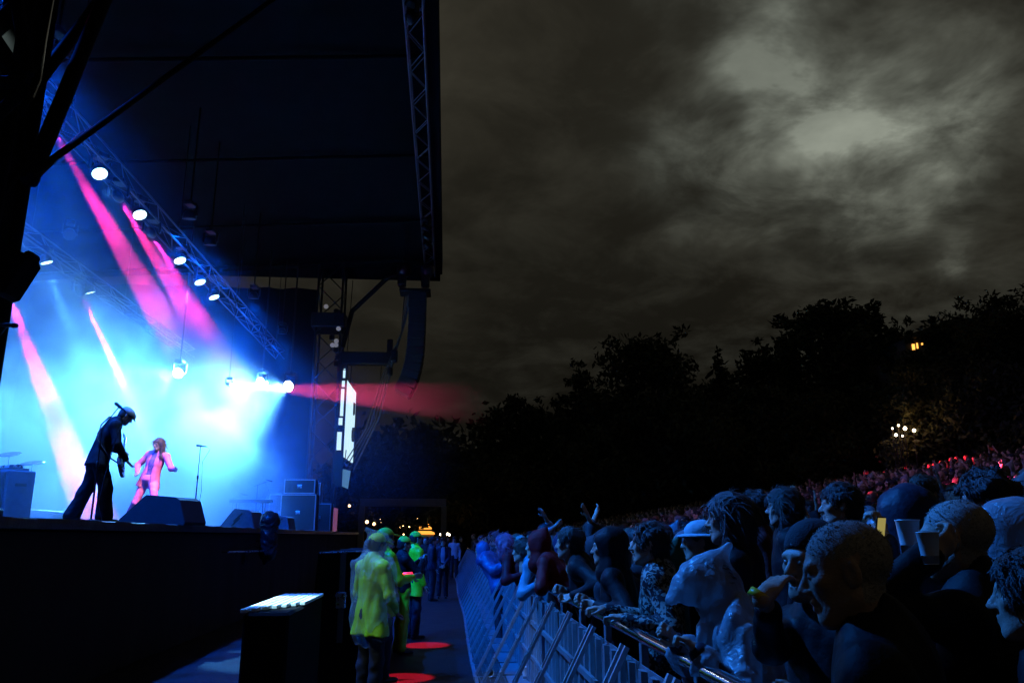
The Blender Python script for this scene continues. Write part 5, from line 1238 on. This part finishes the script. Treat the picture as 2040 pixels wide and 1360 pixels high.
for i, (px, Y, rz, lab, tp, hr) in enumerate(((862,24,-80,'figure in dark rain jacket beside the lanyard wearer','navy_jacket','short'), (850,28,150,'dark figure at the back of the pit, left of the lanyard wearer','dark_jacket','crop'), (872,33,160,'small figure with hood at the far end of the pit','navy_jacket','short'),
        (905,36,170,'small pale figure at the end of the barrier','pale_shirt','bob'), (838,31,-30,'dark figure behind the last yellow steward','dark_jacket','long'), (918,40,200,'tiny dark figure far down beside the barrier','cloth_any','short'), (893,44,180,'tiny figure under the gantry post','cloth_any','short'), (866,47,170,'tiny figure under the middle of the gantry','cloth_any','crop'))):
    pit(lab, px, Y, rz, 1.0, top=tp, hair=hr, res=.024, hres=.012)

# --- front spectators, one by one
hero('big shaven-headed man in black leaning in, largest head in front', 1687, 1140, 1.95, 58, .12, head=(-.18,0,.12), scalp='grey_stubble', skin='skin', top='dark_jacket', res=.013, hres=.0045, wr={'r': (1800,1420,1.9), 'l': (1620,1460,2.0)}, sc=1.02, lower=False)
hero('shaven-headed man seen from behind near the right edge, cup at his chin', 1905, 1075, 2.6, 40, .06, head=(-.05,0,.1), scalp='grey_stubble', top='dark_jacket', res=.014, hres=.005, wr={'l': (1848,1110,2.45)}, hands=('relax','grip'), pole={'l': (-.3,.2,-1)}, lower=False)
c = onY(1850,1083,2.40); cup('white cup held at the chin of the man seen from behind', (c.x,c.y,c.z-.06), s=.8)
hero('man in a dark cap raising a hand with a yellow wristband', 1618, 1122, 2.75, 102, .05, head=(.0,0,.15), hat='beanie', hat_mat='beanie_dark', hair='crop', top='dark_jacket', res=.014, hres=.006, wr={'r': (1522,1188,2.5)}, hands=('relax','relax'), sleeves=.72, tg=.010, pole={'r': (.2,.1,-1)}, open_mouth=True, lower=False,
     hand_dir=((tuple((Matrix.Rotation(-math.radians(102),3,'Z') @ (onY(1560,1128,2.62)-onY(1512,1192,2.5))).normalized()), (0,-.3,-1)), None))
a, b = onY(1508,1196,2.5), onY(1518,1180,2.5); d = (b-a).normalized(); w = tag(MB().lathe([(.034,-.012),(.0355,-.012),(.0355,.012),(.034,.012)], 20).obj('wristband', 'wristband', None, Matrix.Translation((a+b)/2) @ d.to_track_quat('Z','Y').to_matrix().to_4x4()), 'yellow festival wristband on the raised hand of the man in the dark cap', 'wristband')
P0 = dict(hair='long', top='dark_jacket')
hero('tall long-haired man in profile above the pale hood', 1452, 1035, 4.3, 66, 0, hair='long', hair_mat='hair_dark', top='dark_jacket', res=.015, hres=.006, sc=1.07)
hero('man in a patterned shirt and tousled dark hair leaning on the rail', 1292, 1085, 5.25, 70, .10, hair='short', hair_mat='hair_dark', top='floral_shirt', res=.014, hres=.006, wr={'l': rail(5.0), 'r': rail(5.6)}, hands=('grip','grip'), head=(.02,0,.05))
hero('person in a pale see-through hooded poncho slumped over the rail', 1412, 1172, 3.85, 72, .36, poncho=('poncho_milky', .62, .14), top='navy_jacket', hair='short', res=.014, hres=.007, head=(-.35,0,.1), wr={'r': rail(3.9), 'l': rail(3.55)}, hands=('fist','fist'))
hero('man with thick dark hair in profile behind the red hood', 1133, 1083, 7.3, 72, .05, hair='short', top='dark_jacket', res=.016, hres=.008, wr={'r': rail(7.4), 'l': rail(7.0)}, hands=('grip','grip'))
hero('person in a black hood leaning forward over folded arms', 1208, 1092, 6.1, 70, .16, hood=.0, top='dark_jacket', res=.016, hres=.008, wr={'r': rail(6.2), 'l': rail(5.9)}, hands=('grip','grip'), sc=1.02)
hero('person in a dark red hooded jacket at the rail', 1068, 1088, 8.7, 64, .05, hood=.05, top='red_jacket', res=.016, hres=.009, wr={'r': rail(8.9), 'l': rail(8.5)}, hands=('grip','grip'), sc=1.04)
hero('pink-haired person in a red jacket leaning on the rail', 1003, 1086, 11.6, 58, .18, hair='bob', hair_mat='hair_pink', top='red_jacket', res=.018, hres=.01, wr={'r': rail(11.9), 'l': rail(11.2)}, hands=('grip','grip'), male=False)
hero('person in a shiny blue poncho bowed low over the rail', 958, 1096, 15.2, 58, .45, hood=.0, hood_mat='poncho_blue', top='poncho_blue', shirt='navy_jacket', res=.018, hres=.01, wr={'r': rail(15.5), 'l': rail(14.7)}, tg=.05, fold=.02, flare=.05)
hero('person in a teal jacket stretching an arm along the rail', 1040, 1098, 9.7, 62, .2, hair='short', top='teal_jacket', res=.016, hres=.009, wr={'r': rail(10.0), 'l': rail(9.2)}, hands=('grip','grip'))
hero('person with both arms thrown up, fingers spread', 1083, 1062, 12.5, 55, 0, hair='bun', top='pale_shirt', res=.02, hres=.01, wr={'r': (1084,1026,12.4), 'l': (1108,1046,12.3)}, hands=('peace','open'), male=False, sleeves=.4, pole={'r': (1,0,-.2), 'l': (-1,0,-.2)}, group='spectators in the crowd')
hero('person with two raised hands and a wristband deep in the crowd', 1176, 1062, 10.5, 58, 0, hair='short', top='cloth_any', res=.02, hres=.01, wr={'r': (1168,1020,10.3), 'l': (1188,1022,10.6)}, hands=('open','relax'), sleeves=.3, pole={'r': (1,0,-.2), 'l': (-1,0,-.2)}, group='spectators in the crowd')
hero('person in a pale blue bucket hat behind the poncho hood', 1394, 1080, 5.4, 75, .04, hat='bucket', hat_mat='hat_blue', hair='crop', top='dark_jacket', res=.018, hres=.008)
hero('person in a dull green hood between the patterned shirt and poncho', 1325, 1122, 6.3, 60, .05, hood=.1, top='green_jacket', res=.018, hres=.009, sc=.95)
hero('man in a pale knitted beanie looking along the crowd', 1722, 985, 5.3, 88, 0, hat='beanie', hat_mat='beanie_white', hair='crop', top='dark_jacket', res=.018, hres=.008, beard=True, sc=1.0)
hero('bearded man facing forward on the right of the crowd', 1838, 985, 6.0, 128, 0, hair='short', beard=True, hair_mat='hair_brown', top='cloth_any', res=.018, hres=.008)
hero('man with thick black hair seen from behind at the right', 1962, 1000, 4.3, 45, 0, hair='curly', top='dark_jacket', res=.018, hres=.008, lower=False)
hero('person in a navy hood with head turned away', 1795, 1042, 3.7, 38, .05, hood=.0, top='navy_jacket', res=.016, hres=.009, lower=False, wr={'l': (1762,1085,3.3)}, hands=('relax','grip'))
ph = onY(1752,1062,3.25); o = thing('mobile_phone', 'phone held up in the hand of the navy-hooded person', 'phone', ph, .6); MB().bbox((-.036,-.004,-.07),(.036,.004,.07), .003, RX(.2)).obj('case', 'black_plastic', o); MB().box((-.032,-.0062,-.064),(.032,-.0048,.064), RX(.2)).obj('screen', 'phone_screen', o)
c = onY(1811,1072,3.1); cup('white cup held up between the two shaven heads', (c.x,c.y,c.z-.06), s=1.1)
hero('dark-haired man in profile with a lit face above the shaven head', 1672, 1008, 5.1, 72, 0, hair='short', top='dark_jacket', res=.018, hres=.008)
hero('long-haired person in profile left of the pale beanie', 1560, 1012, 6.0, 68, 0, hair='bob', top='dark_jacket', res=.02, hres=.009, male=False)
hero('short-haired person with a blue-lit cheek in the middle crowd', 1500, 1020, 6.8, 72, 0, hair='curly', top='cloth_any', res=.02, hres=.009)
hero('person in a crumpled clear poncho at the right edge', 2000, 1085, 2.95, 50, .1, hair='crop', top='poncho_milky', shirt='dark_jacket', hood=.0, hood_mat='poncho_milky', tg=.05, fold=.03, res=.016, hres=.008, lower=False)
hero('man in a dark coat filling the lower right corner', 2060, 1190, 2.2, 50, .05, hair='short', top='dark_jacket', res=.018, hres=.008, lower=False)

# --- the rest of the crowd
def build_crowd():
    up1 = pose(); ik(up1, 'r', (.25,.12,1.95), (1,0,-.2))
    up2 = pose(); ik(up2, 'r', (.26,.10,1.93), (1,0,-.2)); ik(up2, 'l', (-.28,.16,1.86), (-1,0,-.2))
    cl = pose(); ik(cl, 'r', (.05,.30,1.45)); ik(cl, 'l', (-.05,.30,1.45))
    spec = [('short-haired', dict(hair='short')), ('long-haired', dict(hair='long', male=False)), ('beanie-wearing', dict(hat='beanie', hat_mat='cloth_any', hair='crop')), ('hooded', dict(hood=.06, hood_mat='cloth_any')),
            ('cap-wearing', dict(hat='cap', hat_mat='cloth_any', hair='crop')), ('bearded', dict(hair='crop', beard=True)), ('bob-haired', dict(hair='bob', male=False)), ('bald', dict()),
            ('one-arm-raising', dict(hair='short', P=up1, hands=('point','relax'), sleeves=.4)), ('arms-in-the-air', dict(hair='bun', P=up2, hands=('open','open'), sleeves=.3, male=False)), ('clapping', dict(hair='curly', P=cl, hands=('open','open'))), ('rain-poncho', dict(hood=.15, hood_mat='poncho_milky', P=pose(), fold=.02, tg=.05, flare=.06, hair='short', top='poncho_milky'))]
    protos = []
    for nm, k in spec:
        kk = dict(top='cloth_any', skin='skin_any', hair_mat='hair_any', res=.026, hres=.0125, shoes=False); kk.update(k)
        o = person('x', (0,-60,0), 0, kk.pop('P', pose()), **kk); protos.append((nm, o))
    r = random.Random(21); spots = []
    taken = [(p.matrix_basis.translation.x, p.matrix_basis.translation.y) for p in bpy.data.objects if p.name.startswith('person') and p.parent is None and p.location.y > 0]
    Y = 6.2
    while Y < 42:                                   # the rail row
        if all((1.42-x)**2+(Y-y)**2 > .42**2 for x, y in taken): spots.append((1.40+r.uniform(-.03,.08), Y, 1)); 
        Y += r.uniform(.52,.72)
    x = 2.0
    while x < 48:
        y = 2.5
        stp = .62 + .012*x
        while y < 62:
            yy = y + r.uniform(-.22,.22); xx = x + r.uniform(-.22,.22)
            th = math.degrees(math.atan2(xx, yy)); dist = math.hypot(xx, yy)
            if th < 40 and 4.2 < dist < 62 and (dist > 7 or th < 24) and all((xx-a)**2+(yy-b)**2 > .5**2 for a, b in taken): spots.append((xx, yy, 0))
            y += stp*r.uniform(.8,1.25)
        x += stp*.95
    # keep the ones whose heads show above the rows in front
    def proj(p):
        v = Vector(p)-EYE; z = v.dot(FW); return 1020+FPX*v.dot(RT)/z, 680-FPX*v.dot(UPV)/z, z
    spots.sort(key=lambda s: math.hypot(s[0], s[1])); buf = [1400.0]*520; keep = []
    for (sx, sy, rl) in spots:
        h = r.uniform(.92,1.08); u, v, z = proj((sx, sy, gz(sx)+1.77*h)); hw = .10*FPX/z; head = .16*FPX/z
        if not (880 < u < 2080): continue
        c0, c1 = int(max(0,(u-hw)/4)), int(min(519,(u+hw)/4)); lim = sum(buf[c0:c1+1])/(c1-c0+1)
        vis = lim - v
        if vis > .22*head:
            keep.append((sx, sy, rl, h, min(vis, head)*hw))
            s0, s1 = int(max(0,(u-2*hw)/4)), int(min(519,(u+2*hw)/4))
            for c in range(c0, c1+1): buf[c] = min(buf[c], v+.15*head)
            for c in range(s0, s1+1): buf[c] = min(buf[c], v+1.6*head)
    keep.sort(key=lambda s: -s[4]); print('crowd', len(keep))
    zone = lambda s: 'rail' if s[2] else ('middle' if math.hypot(s[0],s[1]) < 18 else 'slope')
    words = {'rail': ('at the barrier rail', 'spectators along the barrier'), 'middle': ('in the dense middle of the crowd', 'spectators in the middle of the crowd'), 'slope': ('far up the crowded slope', 'spectators on the slope')}
    for i, s in enumerate(keep[:285]):
        w = [3,2,2,2.2,1.6,1.5,1.5,1.2,.35,.25,.6,.9]
        nm, p = r.choices(protos, w)[0]
        if s[2] and nm in ('one-arm-raising','arms-in-the-air'): nm, p = protos[3]
        o = copy_tree(p); f = Vector((-6.5-s[0], 14+.25*s[1]-s[1]*.9, 0)); o.location = (s[0], s[1], gz(s[0])); o.rotation_euler = (0,0,math.atan2(-f.x, f.y)+r.gauss(0,.28)); o.scale = (s[3]*r.uniform(.97,1.06), s[3]*r.uniform(.97,1.05), s[3])
        a, g = words[zone(s)]; o['label'] = nm + ' spectator ' + a; o['group'] = g + ', ' + nm
    rest = keep[285:]
    if rest:                                        # people past the limit: one mass
        P = pose(); cs = Solid(); torso(cs, P, .02, hem=.1); [arm(cs, P, sd, .014) for sd in 'rl']; [leg(cs, P, sd, .012) for sd in 'rl']
        cloth = cs.mesh(.05); hv = Solid().ell(P.head, (.08,.10,.115)).cap(P.neck, P.head, .05, .05).ell(P.head+Vector((0,.1,-.02)), (.015,.02,.03)).mesh(.028); hr = Solid().ell(P.head+Vector((0,-.03,.035)), (.092,.10,.10)).mesh(.035)
        parts = []
        for s in rest:
            A = np.array(Matrix.Translation((s[0],s[1],gz(s[0]))) @ RZ(r.uniform(.5,1.5)) @ Matrix.Scale(s[3],4), np.float32)
            for mi, (v, q) in enumerate((cloth, hv, hr)): parts.append((v@A[:3,:3].T+A[:3,3], q, mi))
        o = link('crowd', solid_mesh('crowd', parts, 'cloth_any', ['cloth_far','skin','hair_dark'])); tag(o, kind='stuff')
    for nm, p in protos:
        for ch in list(p.children_recursive): bpy.data.objects.remove(ch)
        bpy.data.objects.remove(p)
mat('cloth_far', (.05,.05,.06), .75, var=.9, scale=.8)
build_crowd()
